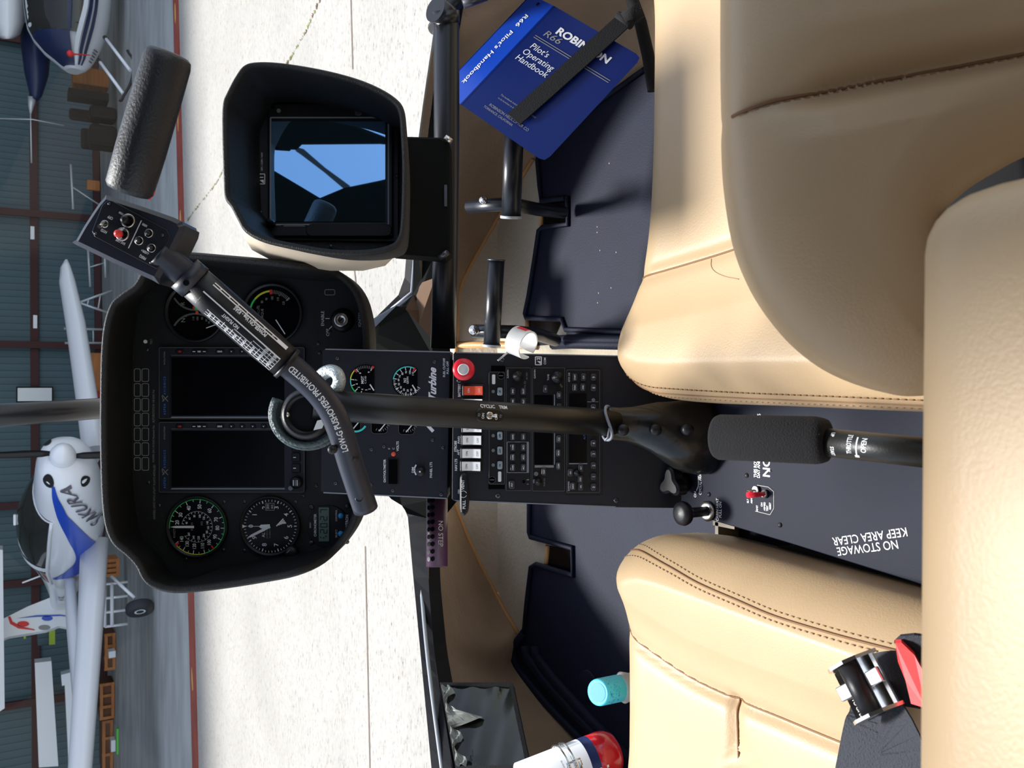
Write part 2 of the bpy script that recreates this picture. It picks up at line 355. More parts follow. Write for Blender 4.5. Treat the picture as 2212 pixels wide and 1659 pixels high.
# padded leather shapes
def polydist(P, L, closed=False):
    P = np.asarray(P, float); L = np.asarray(L, float); A = L if closed else L[:-1]; B = np.roll(L, -1, 0) if closed else L[1:]
    d = B - A; l2 = (d ** 2).sum(1) + 1e-12; best = np.full(len(P), 1e9)
    for a, dd, l in zip(A, d, l2):
        t = np.clip(((P - a) @ dd) / l, 0, 1); best = np.minimum(best, np.hypot(*(P - a - t[:, None] * dd).T))
    return best
class Pad:
    def __init__(s, outline, center, H, R, T, seams=(), M=None, extra=None, gd=.006, gw=.012, tilt=None):
        s.o = np.array([tuple(p)[:2] for p in outline], float); s.c = np.array(center, float); s.H = H; s.R = R; s.T = T; s.seams = [np.array([tuple(q)[:2] for q in p], float) for p in seams]; s.M = M or Matrix.Identity(4); s.extra = extra; s.gd = gd; s.gw = gw
    def h(s, P):
        P = np.asarray(P, float).reshape(-1, 2); d = polydist(P, s.o, True); q = np.clip(d / s.R, 0, 1); z = s.H * np.sqrt(np.clip(1 - (1 - q) ** 2, 0, 1))
        for sm in s.seams: z = z - s.gd * np.exp(-(polydist(P, sm) / s.gw) ** 2) * q
        if s.extra: z = z + s.extra(P) * q
        return z
    def mesh(s, mb, m, rings=46):
        n = len(s.o); S = [1 - (1 - i / rings) ** 1 for i in range(rings + 1)]; S = [0, .004, .01, .02, .032, .046, .062, .08, .1, .125, .15] + [.15 + .85 * (i / rings) for i in range(1, rings + 1)]
        P = []
        for t in S[:-1]: P.append(s.o + (s.c - s.o) * t)
        A = np.concatenate(P + [s.c[None]]); z = s.h(A); z[:n] = 0
        vs = [(A[i, 0], A[i, 1], z[i]) for i in range(len(A))]; K = len(S) - 1
        fs = [(k * n + i, k * n + (i + 1) % n, (k + 1) * n + (i + 1) % n, (k + 1) * n + i) for k in range(K - 1) for i in range(n)]
        fs += [((K - 1) * n + i, (K - 1) * n + (i + 1) % n, K * n) for i in range(n)]
        mb.raw(vs, fs, m, True, s.M)
        o = [tuple(p) for p in s.o]; r2 = [(0, 0)] + [(s.R * .5 * (1 - math.cos(a)), -s.T * math.sin(a)) for a in (.4, .8, 1.2, PI / 2)]
        R = [[(p[0], p[1], zz) for p in (offs(o, dd) if dd else o)] for dd, zz in r2]
        vs = sum(R, []); mb.raw(vs, [(k * n + i, k * n + (i + 1) % n, (k + 1) * n + (i + 1) % n, (k + 1) * n + i) for k in range(len(R) - 1) for i in range(n)], m, True, s.M)
        mb.raw(R[-1], [tuple(range(n - 1, -1, -1))], m, False, s.M)
    def inside(s, p):
        c = False; o = s.o; n = len(o); x, y = p
        for i in range(n):
            a, b = o[i], o[i - 1]
            if (a[1] > y) != (b[1] > y) and x < (b[0] - a[0]) * (y - a[1]) / (b[1] - a[1]) + a[0]: c = not c
        return c
    def seam(s, mb, path, r=.0012, m='leather_dark', dz=0):
        P = spl([Vector((*tuple(p)[:2], 0)) for p in path], 8, False); A = [(p.x, p.y) for p in P if s.inside((p.x, p.y))]; z = s.h(A)
        mb.tube([s.M @ Vector((a[0], a[1], zz + dz)) for a, zz in zip(A, z)], r, m, 6)
    def stitch(s, mb, path, step=.008, ln=.0045, r=.0008, m='thread', dz=.0002):
        P = spl([Vector((*tuple(p)[:2], 0)) for p in path], 12, False); L = 0; nxt = 0
        for a, b in zip(P[:-1], P[1:]):
            l = (b - a).length
            while nxt <= L + l:
                t = (nxt - L) / max(l, 1e-9); p = a.lerp(b, t); q = p + (b - a).normalized() * ln; z = s.h([(p.x, p.y), (q.x, q.y)])
                if not (s.inside((p.x, p.y)) and s.inside((q.x, q.y))) or min(z) < s.H * .25: nxt += step; continue
                mb.tube([s.M @ Vector((p.x, p.y, z[0] + dz)), s.M @ Vector((q.x, q.y, z[1] + dz))], r, m, 5); nxt += step
            L += l
# ================================================================ COCKPIT
Z0 = .75                                       # cabin floor height
def up2(pts, d): return [((829.5 - y) * d / FPX, (1106 - x) * d / FPX) for x, y in pts]
# ---------------------------------------------------------------- instrument panel
HOOD = [(233, 658), (217, 720), (212, 830), (212, 980), (218, 1110), (236, 1172), (270, 1204), (290, 1226), (303, 1252), (325, 1272), (375, 1284), (460, 1277), (560, 1262), (640, 1246), (700, 1218), (742, 1175), (770, 1125), (785, 1060), (793, 960), (797, 850), (797, 745), (793, 690), (778, 635), (748, 596), (700, 573), (600, 560), (480, 549), (400, 543), (345, 546), (318, 562), (300, 588), (286, 612), (256, 634)]
D_RIM = 1.13; D_FACE = 1.27
panel = thing('instrument_panel', 'black hooded instrument panel with two dark flight displays and round gauges behind the stick', 'instrument panel', W(520, 914, D_FACE + .12))
p = PP(D_RIM, 'hood_black')
hs = spl([Vector((x, y, 0)) for x, y in HOOD], 4)
def sm(t): t = max(0, min(1, t)); return t * t * (3 - 2 * t)
hd_ = [D_RIM + .075 * sm((q.x - 640) / 110) for q in hs]                  # the hood gets shallower towards its lower edge
ho = [((829.5 - q.y) * d / FPX, (1106 - q.x) * d / FPX) for q, d in zip(hs, hd_)]; hz = [D_RIM - d for d in hd_]
def flare(P): 
    out = []
    for (a, b), q in zip(P, hs):
        w = sm((q.y - 1120) / 70) * sm((430 - q.x) / 80) + sm((700 - q.y) / 70) * sm((430 - q.x) / 80); out.append((a + (.022 if q.y < 900 else -.022) * w, b + .027 * sm((430 - q.x) / 90)))
    return out
i1 = offs(ho, .004); i2 = offs(ho, .010); dz = D_RIM - D_FACE
def rg(P, z): return [(a, b, zz + z) for (a, b), zz in zip(P, hz)]
fl_ = flare(i2); fo2 = flare(ho)
rings = [[(a, b, dz - .10) for a, b in offs(ho, .02)], [(a, b, dz) for a, b in fo2], rg(ho, -.006), rg(offs(ho, .002), -.0015), rg(i1, 0), rg(offs(ho, .0085), -.0015), rg(i2, -.007), [(a, b, dz) for a, b in fl_]]
vs = sum(rings, []); n = len(ho)
p.raw(vs, [(k * n + i, k * n + (i + 1) % n, (k + 1) * n + (i + 1) % n, (k + 1) * n + i) for k in range(len(rings) - 1) for i in range(n)], None, True)
p.raw(rings[0], [tuple(range(n))])
p.build('hood', panel)
p = PP(D_FACE, 'panel_black'); p.M = CF @ Matrix.Translation((0, 0, -D_FACE))
fo = offs(flare(ho), .0098); p.prism(fo, -.004, 0, 'panel_black')
for x, y in ((318, 755), (321, 1042), (712, 718), (688, 742), (344, 1092), (402, 1207), (568, 1227), (683, 1050), (484, 1084), (483, 1188), (528, 1084), (528, 1189), (639, 1084), (456, 758), (560, 745), (655, 1071), (540, 745), (690, 762)): p.screw(x, y, 4, 0)
p.tx('TEST', 327, 738, 4, m='grey_ink'); p.cy(315, 738, 4, 0, .002, 'white_ink', 14)
p.tx('POWER ON 110 KIAS Maximum Vne    AUTOROTATION 100 KIAS Vne', 332, 920, 4.6, m='grey_ink', ws=.78)
p.tx('AIRSPEED LIMITS WITH UTILITY FLOATS INSTALLED', 333.5, 1063, 4.6, m='grey_ink', ws=.78)
p.rect_line(701, 724, 625, 638, 1.5, .0004, 'grey_ink', 4)
p.tx('ENABLE', 697, 688, 6.5); p.tx('OFF', 708, 718, 6.5); p.tx('IGNITER', 777, 690, 6); p.ln((703, 688), (712, 688), 1.5, .0004, 'white_ink'); p.ln((711, 711), (718, 704), 1.5, .0004, 'white_ink')
p.build('face_plate', panel)
# annunciator lamps: two columns of seven in the photo, each a lamp of its own
for k in range(7):
    for x0, x1 in ((290.5, 305), (307, 323)):
        q = PP(D_FACE, 'panel_black'); y0 = 796 + 31.9 * k; q.rec(x0, x1, y0, y0 + 29, .0001, .0015, 'panel_black', 4, .0004); q.rect_line(x0, x1, y0, y0 + 29, 1.4, .0018, 'grey_ink', 4)
        q.build('warning_light', panel)
def needle(q, x, y, a, l, w, z, m='white_ink', tail=0):
    a = math.radians(a); ux, uy = math.sin(a), math.cos(a); px, py = uy, -ux; X, Y, k = q.X(y), q.Y(x), q.k
    pts = [(X - px * w * .5 * k - ux * tail * k, Y - py * w * .5 * k - uy * tail * k), (X + px * w * .5 * k - ux * tail * k, Y + py * w * .5 * k - uy * tail * k), (X + (ux * l * .8 + px * w * .45) * k, Y + (uy * l * .8 + py * w * .45) * k), (X + ux * l * k, Y + uy * l * k), (X + (ux * l * .8 - px * w * .45) * k, Y + (uy * l * .8 - py * w * .45) * k)]
    q.prism(pts, z, z + .0004, m)
def gauge(name, x, y, r, bez=5, lab=None):
    q = PP(D_FACE, 'black_plastic'); q.la(x, y, [(r, 0), (r, .005), (r - 1, .0065), (r - bez, .0065), (r - bez - 2, .002)], 'black_plastic', 48)
    q.disc(q.X(y), q.Y(x), (r - bez - 2) * q.k, .0021, 'screen', 48); return q
def ticks(q, x, y, r0, r1, angs, w, m='white_ink', z=.0026):
    for a in angs:
        t = math.radians(a); ux, uy = math.sin(t), math.cos(t); k = q.k; X, Y = q.X(y), q.Y(x)
        q.line((X + ux * r0 * k, Y + uy * r0 * k), (X + ux * r1 * k, Y + uy * r1 * k), w * k, z, m)
def nums(q, x, y, r, items, h, m='white_ink', ws=1, z=.0026, rot=False):
    for t, a in items:
        b = math.radians(a); q.text(t, q.X(y) + math.sin(b) * r * q.k, q.Y(x) + math.cos(b) * r * q.k, h * q.k, z, m, -b if rot else 0, ws, .012)
# airspeed indicator
A0 = [(20, 12.6), (30, 36), (40, 66), (50, 97), (60, 127.6), (70, 158.7), (80, 183), (90, 208.6), (100, 232), (110, 253.6), (120, 278), (130, 300.7), (140, 322)]
q = gauge('a', 427, 1137.5, 67); cx, cy = 427, 1137.5
q.ar(cx, cy, 58.5, 61, -3, 253, .0026, 'green_ink'); q.ar(cx, cy, 58.5, 61, 253, 318, .0026, 'yellow_ink'); q.ar(cx, cy, 52, 62, 317, 322, .0028, 'red_ink'); q.ar(cx, cy, 52, 61, 231, 234, .0029, 'red_ink')
ticks(q, cx, cy, 51, 58.5, [a for _, a in A0], 1.6); ticks(q, cx, cy, 54.5, 58.5, [(A0[i][1] + A0[i + 1][1]) / 2 for i in range(12)], 1.1)
nums(q, cx, cy, 44, [(str(v), a) for v, a in A0[:8]], 8.2, ws=.85); nums(q, cx, cy, 42, [(str(v), a) for v, a in A0[8:]], 7.6, ws=.8)
q.ar(cx, cy, 32.5, 33.8, 10, 325, .0026, 'grey_ink'); ticks(q, cx, cy, 29, 33, range(12, 325, 14), 1)
nums(q, cx, cy, 24, [('40', 20), ('60', 48), ('80', 76), ('100', 104), ('120', 128), ('140', 158), ('160', 184), ('180', 208), ('200', 232), ('220', 262), ('240', 288), ('260', 318)], 4.6, ws=.8)
q.tx('KNOT', 378, 1151, 5, .0026, 'grey_ink'); q.tx('KM H', 416, 1137, 5, .0026, 'grey_ink'); q.tx('IAS', 437, 1130, 4.5, .0026, 'grey_ink')
g = q.build('airspeed_indicator', panel); q = PP(D_FACE, 'white_ink'); needle(q, cx - 6, cy, 0, 51, 5, .0034); q.build('needle', g)
# altimeter
q = gauge('a', 585, 1136, 65, 4); cx, cy = 585, 1136
ticks(q, cx, cy, 51, 57, [36 * i for i in range(10)], 2); ticks(q, cx, cy, 53, 57, [7.2 * i for i in range(50) if i % 5], 1.1)
nums(q, cx, cy, 42, [(str(i), 36 * i) for i in range(10)], 9.5)
q.rec(573, 586, 1087, 1103, .0024, .0028, 'black_plastic', 1); q.rect_line(575, 594, 1086, 1102, 1, .003, 'grey_ink', 1); q.tx('29.9', 580, 1094, 5, .0031, ws=.8); q.tx('1013', 589, 1094, 4, .0031, ws=.8)
q.tx('ALT', 570, 1152, 6.5, .0026); q.tx('CALIBRATED', 578, 1152, 2.6, .0026, 'grey_ink'); q.tx('TO 20000 FT', 584, 1152, 2.6, .0026, 'grey_ink')
for i in range(4): q.ln((598 + 4.5 * i, 1136 - 2 * i), (613 + 2 * i, 1120 + 3 * i), 2.4, .0026, 'white_ink')
g = q.build('altimeter', panel)
q = PP(D_FACE, 'white_ink'); needle(q, cx, cy, 333, 56, 6, .0036); q.build('needle', g)
q = PP(D_FACE, 'white_ink'); needle(q, cx, cy, 359, 24, 9, .0042); q.ln((585, 1136), (537, 1136), 1, .0038, 'white_ink'); q.raw([(*q.q(525, 1140), .0038), (*q.q(525, 1132), .0038), (*q.q(534, 1136), .0038)], [(0, 1, 2)], 'white_ink'); q.build('needle', g)
q = PP(D_FACE, 'black_plastic'); q.la(633, 1190, [(14, 0), (14, .012), (12, .0145), (.01, .015)], 'black_plastic', 24); q.ln((625, 1190), (633, 1183), 1.2, .0152, 'grey_ink'); q.build('setting_knob', g)
# chronometer
q = PP(D_FACE, 'panel_black'); cx, cy = 709.6, 1137; q.la(cx, cy, [(46, 0), (46, .0012), (45, .0018)], 'black_plastic', 40)
for x, y in ((673, 1095), (673, 1172), (751, 1093), (750, 1170)): q.screw(x, y, 5, .001)
q.tx('CHRONOMETER', 681.5, 1134, 5.2, .002, ws=.88, bold=.015); q.tx('28VDC', 671, 1134, 2.8, .002); q.tx('SELECT', 727, 1152, 3.8, .002); q.tx('CONTROL', 727, 1113, 3.6, .002); q.tx('DAVTRON', 750, 1130, 6, .002, ws=.9, bold=.03); q.rec(744, 752, 1146, 1156, .0018, .0022, 'white_ink', 3)
g = q.build('chronometer', panel)
q = PP(D_FACE, 'lcd'); q.rec(687, 713, 1093, 1171, .0018, .0026, 'black_plastic', 1); q.rec(689.5, 711.5, 1095.5, 1168.5, .0026, .003, 'lcd', 1)
SEG = {'2': 'abged', '0': 'abcdef', '7': 'abc', ':': ':'}
def seg7(q, ch, y, x, w, h, z, m):
    P = {'a': ((-1, 1), (1, 1)), 'b': ((1, 1), (1, 0)), 'c': ((1, 0), (1, -1)), 'd': ((-1, -1), (1, -1)), 'e': ((-1, 0), (-1, -1)), 'f': ((-1, 1), (-1, 0)), 'g': ((-1, 0), (1, 0))}
    if ch == ':':
        for dx in (-3, 3): q.rec(x + dx - .9, x + dx + .9, y - .9, y + .9, z - .0002, z, m, .3)
        return
    for s_ in SEG[ch]:
        (a, b), (c, d) = P[s_]; q.ln((x - b * h / 2, y - a * w / 2), (x - d * h / 2, y - c * w / 2), 1.9, z, m)
for ch, y in (('2', 1147), ('0', 1134), (':', 1126), ('2', 1119), ('7', 1104)): seg7(q, ch, y, 700.5, 7.5, 14, .0033, 'lcd_ink')
for x, y in ((694, 1160), (705, 1158), (700, 1161)): q.ln((x - 1.5, y), (x + 1.5, y), 3, .0033, 'lcd_ink')
q.build('liquid_crystal_display', g)
for y in (1113.6, 1152):
    q = PP(D_FACE, 'blue_button'); q.la(737.5, y, [(6.2, .0015), (6.2, .004), (5, .006), (.01, .0066)], 'blue_button', 18); q.build('button', g)
# engine and rotor tachometer (upper right), torque meter
q = gauge('a', 423, 674, 66, 5); cx, cy = 423, 674
q.tx('R', 396, 656, 9, .0026, 'grey_ink'); q.tx('N', 397, 692, 9, .0026, 'grey_ink'); q.tx('2', 402, 684, 5, .0026, 'grey_ink')
def ang(cx, cy, x, y): return math.degrees(math.atan2(-(y - cy), -(x - cx)))
q.ar(423, 618, 50, 54, 225, 330, .0026, 'dim_ink'); q.ar(423, 730, 50, 54, 30, 135, .0026, 'dim_ink')
q.rec(418, 422, 662, 668, .0024, .0028, 'red_ink', 1); q.rec(422, 434, 664, 670, .0024, .0028, 'green_ink', 1); q.rec(424, 430, 672, 679, .0024, .0028, 'orange_red', 1)
for t, x, y in (('110', 419, 688), ('100', 428, 688), ('90', 438, 688), ('80', 447, 692), ('70', 453, 697), ('110', 419, 655)): q.tx(t, x, y, 4.2, .0026, 'grey_ink')
g = q.build('tachometer', panel); q = PP(D_FACE, 'grey_ink'); q.ln((447, 709), (478, 698), 2, .0034, 'white_ink'); q.build('needle', g)
q = gauge('a', 589, 677, 66, 5); cx, cy = 589, 677
q.ar(cx, cy, 46, 50, 10, 40, .0026, 'green_ink'); q.ar(cx, cy, 46, 50, 40, 84, .0026, 'yellow_ink'); q.ar(cx, cy, 41, 51, 83, 90, .0028, 'red_ink'); ticks(q, cx, cy, 42, 50, range(92, 142, 4), 1.1, 'grey_ink')
ticks(q, cx, cy, 40, 50, (112, 138), 1.6, 'grey_ink')
nums(q, cx, cy, 33, [('70', 22), ('80', 48), ('90', 68), ('100', 90), ('110', 112), ('120', 138)], 5, 'grey_ink', .8)
q.tx('ENGINE', 560, 672, 5, .0026, 'dim_ink'); q.tx('TORQUE', 568, 682, 5.2, .0026, 'grey_ink')
g = q.build('torque_meter', panel); q = PP(D_FACE, 'grey_ink'); q.ln((597, 691), (617, 722), 2.2, .0034, 'white_ink'); q.build('needle', g)
# igniter key switch
q = PP(D_FACE, 'black_plastic'); q.la(740, 692, [(26, 0), (26, .001), (22, .004), (16, .005)], 'black_plastic', 32); q.la(740, 692, [(16, .004), (16, .0105), (14, .012), (4, .0105), (3.9, .009)], 'steel', 28); q.ln((734, 697), (745, 687), 2.6, .0106, 'black_plastic')
q.build('key_switch', panel)
# the two tall flight displays
def display(y0, y1, sy0, sy1, foot):
    q = PP(D_FACE, 'console_paint'); q.rec(347, 661, y0, y1, 0, .007, 'console_paint', 4, .001); q.rect_line(347.5, 660, y0 + .6, y1 - .6, 1, .0072, 'dim_ink', 4)
    q.rec(371, 375, sy0 - 4, sy1 + 4, .0065, .008, 'black_plastic', 1); q.ln((373, sy1 + 4), (618, sy1 + 4), 2.5, .0074, 'highlight_trim_grey'); q.ln((373, sy0 - 4), (618, sy0 - 4), 1.2, .0074, 'dim_ink')
    yb = (y0 + y1) / 2
    q.tx('EVOLUTION', 359.5, y0 + 24, 3.2, .0073, 'grey_ink', 1.1)
    q.tx('A S P E N', 360, y1 - 21, 4.6, .0073, 'blue_ink', .9, .02); q.tx('A V I O N I C S', 360, y1 - 72, 4.6, .0073, 'blue_ink', .9, .02)
    for a, b in (((355, y1 - 38), (367, y1 - 50)), ((367, y1 - 38), (355, y1 - 52)), ((354, y1 - 50), (358, y1 - 39))): q.ln(a, b, 1.2, .0073, 'grey_ink')
    g = q.build('flight_display', panel)
    q = PP(D_FACE, 'screen'); q.rec(375, 617, sy0, sy1, .0045, .0073, 'screen', 2); q.build('screen', g)
    for x, t, m in ((393, 'REV', 'red_ink'), (424, '+', 'white_ink'), (435, 'MIN', 'white_ink'), (446, '-', 'white_ink'), (479, 'BARO', 'white_ink'), (504, '<', 'white_ink'), (527, '<', 'white_ink'), (550, '<', 'white_ink'), (573, '<', 'white_ink'), (596, '<', 'white_ink')):
        q = PP(D_FACE, 'button'); w = 9 if len(t) > 1 else 6; q.rec(x - w, x + w, y0 + 5, y0 + 15, .006, .009, 'black_plastic', 4, .0008)
        if t not in '+-': q.text(t, q.X(y0 + 10), q.Y(x), (3.4 if len(t) > 1 else 4.4) * q.k, .0093, m, PI / 2 if len(t) > 1 else 0, .8, .03)
        else: q.ln((x - 3, y0 + 10), (x + 3, y0 + 10), 1.4, .0093, m)
        q.build('button', g)
    for y in foot:
        q = PP(D_FACE, 'black_plastic'); q.la(645, y, [(13, .006), (13, .016), (11, .019), (.01, .0195)], 'black_plastic', 24)
        for d_ in (-4, 0, 4): q.ln((645 + d_, y - 6), (645 + d_, y + 6), 1.6, .0197, 'white_ink' if d_ else 'grey_ink')
        q.build('control_knob', g)
    for k in range(3):
        y = foot[0] - 52 - 24 * k if len(foot) == 1 else (965, 987, 1010)[k]
        if not (sy0 < y < sy1): continue
        q = PP(D_FACE, 'black_plastic'); q.rec(633, 652, y - 10, y + 10, .006, .0095, 'black_plastic', 3, .001); q.ln((637, y - 0), (643, y - 0), 1.6, .0098, 'white_ink'); q.build('button', g)
    return g
display(750, 905, 772, 897, (790,)); g = display(910.5, 1063, 930, 1050.5, (938, 1040))
q = PP(D_FACE, 'white_plastic'); q.cy(631, 1053, 5, .006, .0095, 'led', 16); q.build('light_sensor', g)

# ---------------------------------------------------------------- upper console with engine gauges
D_UC = 1.16
con = thing('centre_console', 'black centre console with engine gauges, switches and stacked radios below the instrument panel', 'console', W(1250, 925, 1.30))
p = PP(D_UC, 'console_paint'); face = [(697, 757), (701, 753.5), (973, 759.5), (966, 1077.5), (699, 1065), (693, 1060)]
p.poly(face, -.05, 0, 'console_paint', .0006)
p.poly([(690, 775), (975, 775), (972, 1063), (690, 1055)], -.20, -.05, 'black_plastic')
for a, b in (((703, 754.5), (972, 760.5)), ((699, 1064), (965, 1076.5))): p.ln(a, b, 2.6, .0008, 'highlight_trim_grey')  # highlights along the panel edges, painted as pale lines
for x, y in ((729, 774), (939, 782), (802.4, 971), (829.6, 964.7), (934.6, 950.6), (725, 1044), (801, 1047.6), (848.5, 1059.7), (957, 967), (953, 1068)): p.screw(x, y, 4, 0)
p.tx('Turbine', 935, 828, 15.5, .0006, shear=.45, bold=.035, ws=1.0); p.tx('R', 935, 880, 15, .0006, shear=.45, bold=.035)
p.ln((923, 918), (936, 932), 7, .0007, 'white_ink')
p.tx('FUEL CUTOFF', 959.5, 794, 4.6, bold=.02); p.tx('PULL OFF', 967, 794, 4.6, bold=.02)
p.tx('OAT/VOLTMETER', 831, 1017, 4.8, bold=.02, ws=.92); p.tx('VOLTS', 859, 964, 5, bold=.02); p.tx('F', 841, 969, 4.5); p.tx('C', 850, 969, 4.5); p.tx('PANEL LTS', 931, 1015, 5, bold=.02); p.tx('DIM', 892, 1015, 5, bold=.02)
p.ln((899, 1004), (896, 1010), 3, .0006, 'white_ink'); p.ln((896, 1010), (896, 1020), 2, .0006, 'white_ink'); p.ln((896, 1020), (899, 1026), 3, .0006, 'white_ink')
p.build('gauge_panel', con)
def smallgauge(x, y, r, flat, kind):
    q = PP(D_UC, 'black_plastic'); k = q.k; pts = []
    for i in range(40):
        a = 2 * PI * i / 40; px_, py_ = x - r * math.cos(a), y - r * math.sin(a); pts.append((min(px_, flat), py_))
    q.poly(pts, .0002, .0012, 'screen'); z = .0016
    if kind == 'mgt':
        q.ar(x, y, r - 4, r - 1.5, -100, -20, z, 'green_ink'); q.ar(x, y, r - 4, r - 1.5, -110, 5, z, 'teal_ink'); q.ar(x, y, r - 4, r - 1.5, 5, 45, z + .0001, 'yellow_ink'); q.ar(x, y, r - 9, r - 1, 42, 48, z + .0002, 'red_ink')
        ticks(q, x, y, r - 8, r - 2, range(50, 125, 7), 1, 'grey_ink', z); ticks(q, x, y, r - 11, r - 3, (5, -20, -45, -70, 52, 118), 1.6, 'white_ink', z)
        nums(q, x, y, r - 15, [('7', 5), ('6', -20), ('5', -45), ('4', -70), ('3', -95), ('2', -115), ('8', 55), ('9', 112)], 4.4, z=z)
        q.tx('MGT', x - 6.5, y - 2, 5.6, z, bold=.02); q.tx('C X100', x, y - 2, 3.6, z); q.cy(flat - 3, y - r + 6, 2.8, .001, .003, 'red_ink', 12)
    else:
        q.ar(x, y, r - 4, r - 1.5, 8, 115, z, 'teal_ink'); q.ar(x, y, r - 9, r - 1, 115, 121, z, 'red_ink'); ticks(q, x, y, r - 10, r - 3, range(-150, 130, 23), 1.6, 'white_ink', z); ticks(q, x, y, r - 7, r - 3, range(-150, 8, 7), 1, 'white_ink', z)
        nums(q, x, y, r - 14, [('60', 8), ('70', 32), ('80', 55), ('90', 80), ('100', 104), ('110', 124), ('50', -18), ('40', -42), ('30', -66), ('20', -90), ('10', -112)], 4, z=z)
        q.tx('N1', x - 6, y - 2, 6, z, bold=.02); q.tx('%RPM', x, y - 2, 4.4, z)
    g = q.build('turbine_gauge', con); q = PP(D_UC, 'white_ink')
    q.ln((x + 10, y + 8), (x + 18.5, y + 21), 2.6, .0026, 'white_ink'); q.build('needle', g)
smallgauge(789.8, 822.5, 35, 809, 'mgt'); smallgauge(881, 823.6, 34, 902, 'n1')
for x0, x1, y1, c in ((745, 780, 934, 'teal_ink'), (802, 837.6, 937, 'white_ink'), (861, 896, 939, 'white_ink')):
    q = PP(D_UC, 'black_plastic'); q.rec(x0, x1, y1 - 60, y1, .0002, .0016, 'screen', 8, .0003); q.rect_line(x0, x1, y1 - 60, y1, .8, .0018, 'dim_ink', 8)
    if c == 'teal_ink': q.ar(x0 + 24, y1 - 26, 22, 26, -150, -60, .0019, 'teal_ink')
    else: ticks(q, x0 + 20, y1 - 28, 18, 23, range(-150, -60, 14), 1, 'grey_ink', .0019)
    g = q.build('engine_gauge', con); q = PP(D_UC, 'white_ink'); q.ln((x1 - 18, y1 - 6), (x1 - 3, y1 - 24), 2.2, .0026, 'white_ink'); q.build('needle', g)
q = PP(D_UC, 'screen'); q.rec(837.6, 861.5, 989.6, 1047, 0, .0014, 'black_plastic', 2, .0004); q.rec(840, 859, 992, 1045, .0012, .0017, 'screen', 1); q.build('voltmeter_display', con)
q = PP(D_UC, 'red_soft'); q.la(850.6, 980.5, [(5, 0), (5, .004), (3.5, .0055), (.01, .006)], 'orange_red', 16); q.build('push_button', con)
q = PP(D_UC, 'black_plastic'); q.la(909.7, 1017.4, [(10, 0), (10, .009), (8.5, .0115), (.01, .012)], 'black_plastic', 24); q.disc(q.X(1017), q.Y(909), 2 * q.k, .0125, 'white_ink', 10); q.build('dimmer_knob', con)

# ---------------------------------------------------------------- lower console: body, switches, radios
D_LC = 1.125
p = PP(D_LC, 'console_paint'); p.poly([(979, 765), (983, 760), (1130, 764), (1330, 768), (1492, 771), (1492, 1098), (1330, 1096), (1130, 1087), (981, 1082), (976, 1078)], -.20, 0, 'console_paint', .0008)
for a, b in (((985, 761.5), (1334, 769)), ((983, 1081), (1330, 1094.5))): p.ln(a, b, 2.4, .001, 'highlight_trim_grey')  # painted highlight lines on the console's long edges
for x, y in ((1085, 777), (1076, 1071), (1331, 1081), (992, 822)): p.screw(x, y, 5.5, 0)
p.tx('BATTERY', 992, 843, 5.2, bold=.03, ws=.9); p.tx('STROBE', 984, 964, 5.2, bold=.03, ws=.9); p.tx('FWD', 991.5, 950, 5, bold=.03); p.tx('AFT', 990.5, 977, 5, bold=.03); p.tx('NAV LTS', 985, 1004, 5.2, bold=.03, ws=.9); p.tx('ON', 991, 1062, 4, bold=.03)
p.tx('ALT', 990, 871, 5, bold=.03); p.tx('COM', 1177, 780, 4.6, bold=.02)
p.rect_line(1155.5, 1170.5, 770, 789, 2, .0005, 'white_ink', 2); p.tx('2', 1163, 775, 7, bold=.04); p.raw([(*p.q(1168, 787), .0005), (*p.q(1168, 780), .0005), (*p.q(1160, 780), .0005)], [(0, 1, 2)], 'white_ink')
p.rec(1061, 1091, 790, 803, .0004, .0009, 'screen', 1); p.rec(1055, 1090, 1046, 1056.5, .0004, .0009, 'screen', 1)
p.rect_line(1221, 1302, 795, 1070, 1.2, .0007, 'black_plastic', 3)
p.build('console_body', con)
SW = [(843.6, 'orange_red'), (871.5, 'white_plastic'), (898, 'white_plastic'), (923, 'white_plastic'), (950, 'white_plastic'), (978.6, 'white_plastic'), (1006, 'white_plastic')]
for i, (y, m) in enumerate(SW):
    dx = -i * .8; q = PP(D_LC, 'black_plastic'); q.rec(999 + dx, 1047 + dx, y - 13, y + 13, 0, .006, 'black_plastic', 4, .0012); g = q.build('rocker_switch', con)
    q = PP(D_LC, m); k = q.k; X0, X1 = q.X(y + 9.5), q.X(y - 9.5); a, b, c = q.Y(1003 + dx), q.Y(1024 + dx), q.Y(1043 + dx)
    pr = [(a, .006), (a, .0085), (b, .0075), (c, .0125), (c, .006)]
    q.raw([(X0, yy, zz) for yy, zz in pr] + [(X1, yy, zz) for yy, zz in pr], [(0, 1, 2, 3, 4), (9, 8, 7, 6, 5)] + [(j, (j + 1) % 5, 5 + (j + 1) % 5, 5 + j) for j in range(5)], m)
    mk = 'white_plastic' if m == 'orange_red' else 'lcd_ink'
    q.tx('ON', 1013 + dx, y, 4.4, .0084, mk); q.tx('OFF', 1036 + dx, y, 4.4, .0118, mk); q.build('rocker', g)
# red mixture / fuel cutoff knob
q = PP(D_LC, 'red_plastic'); q.la(1003.6, 798.6, [(12, 0), (12, .012), (21, .014), (23.5, .018), (23.5, .025), (21, .029), (13, .030)], 'red_plastic', 40); g = q.build('fuel_cutoff_knob', con)
q = PP(D_LC, 'chrome'); q.la(1004, 799, [(12, .029), (12, .034), (9.5, .036), (9.2, .033), (.01, .033)], 'white_plastic', 28); q.build('release_button', g)
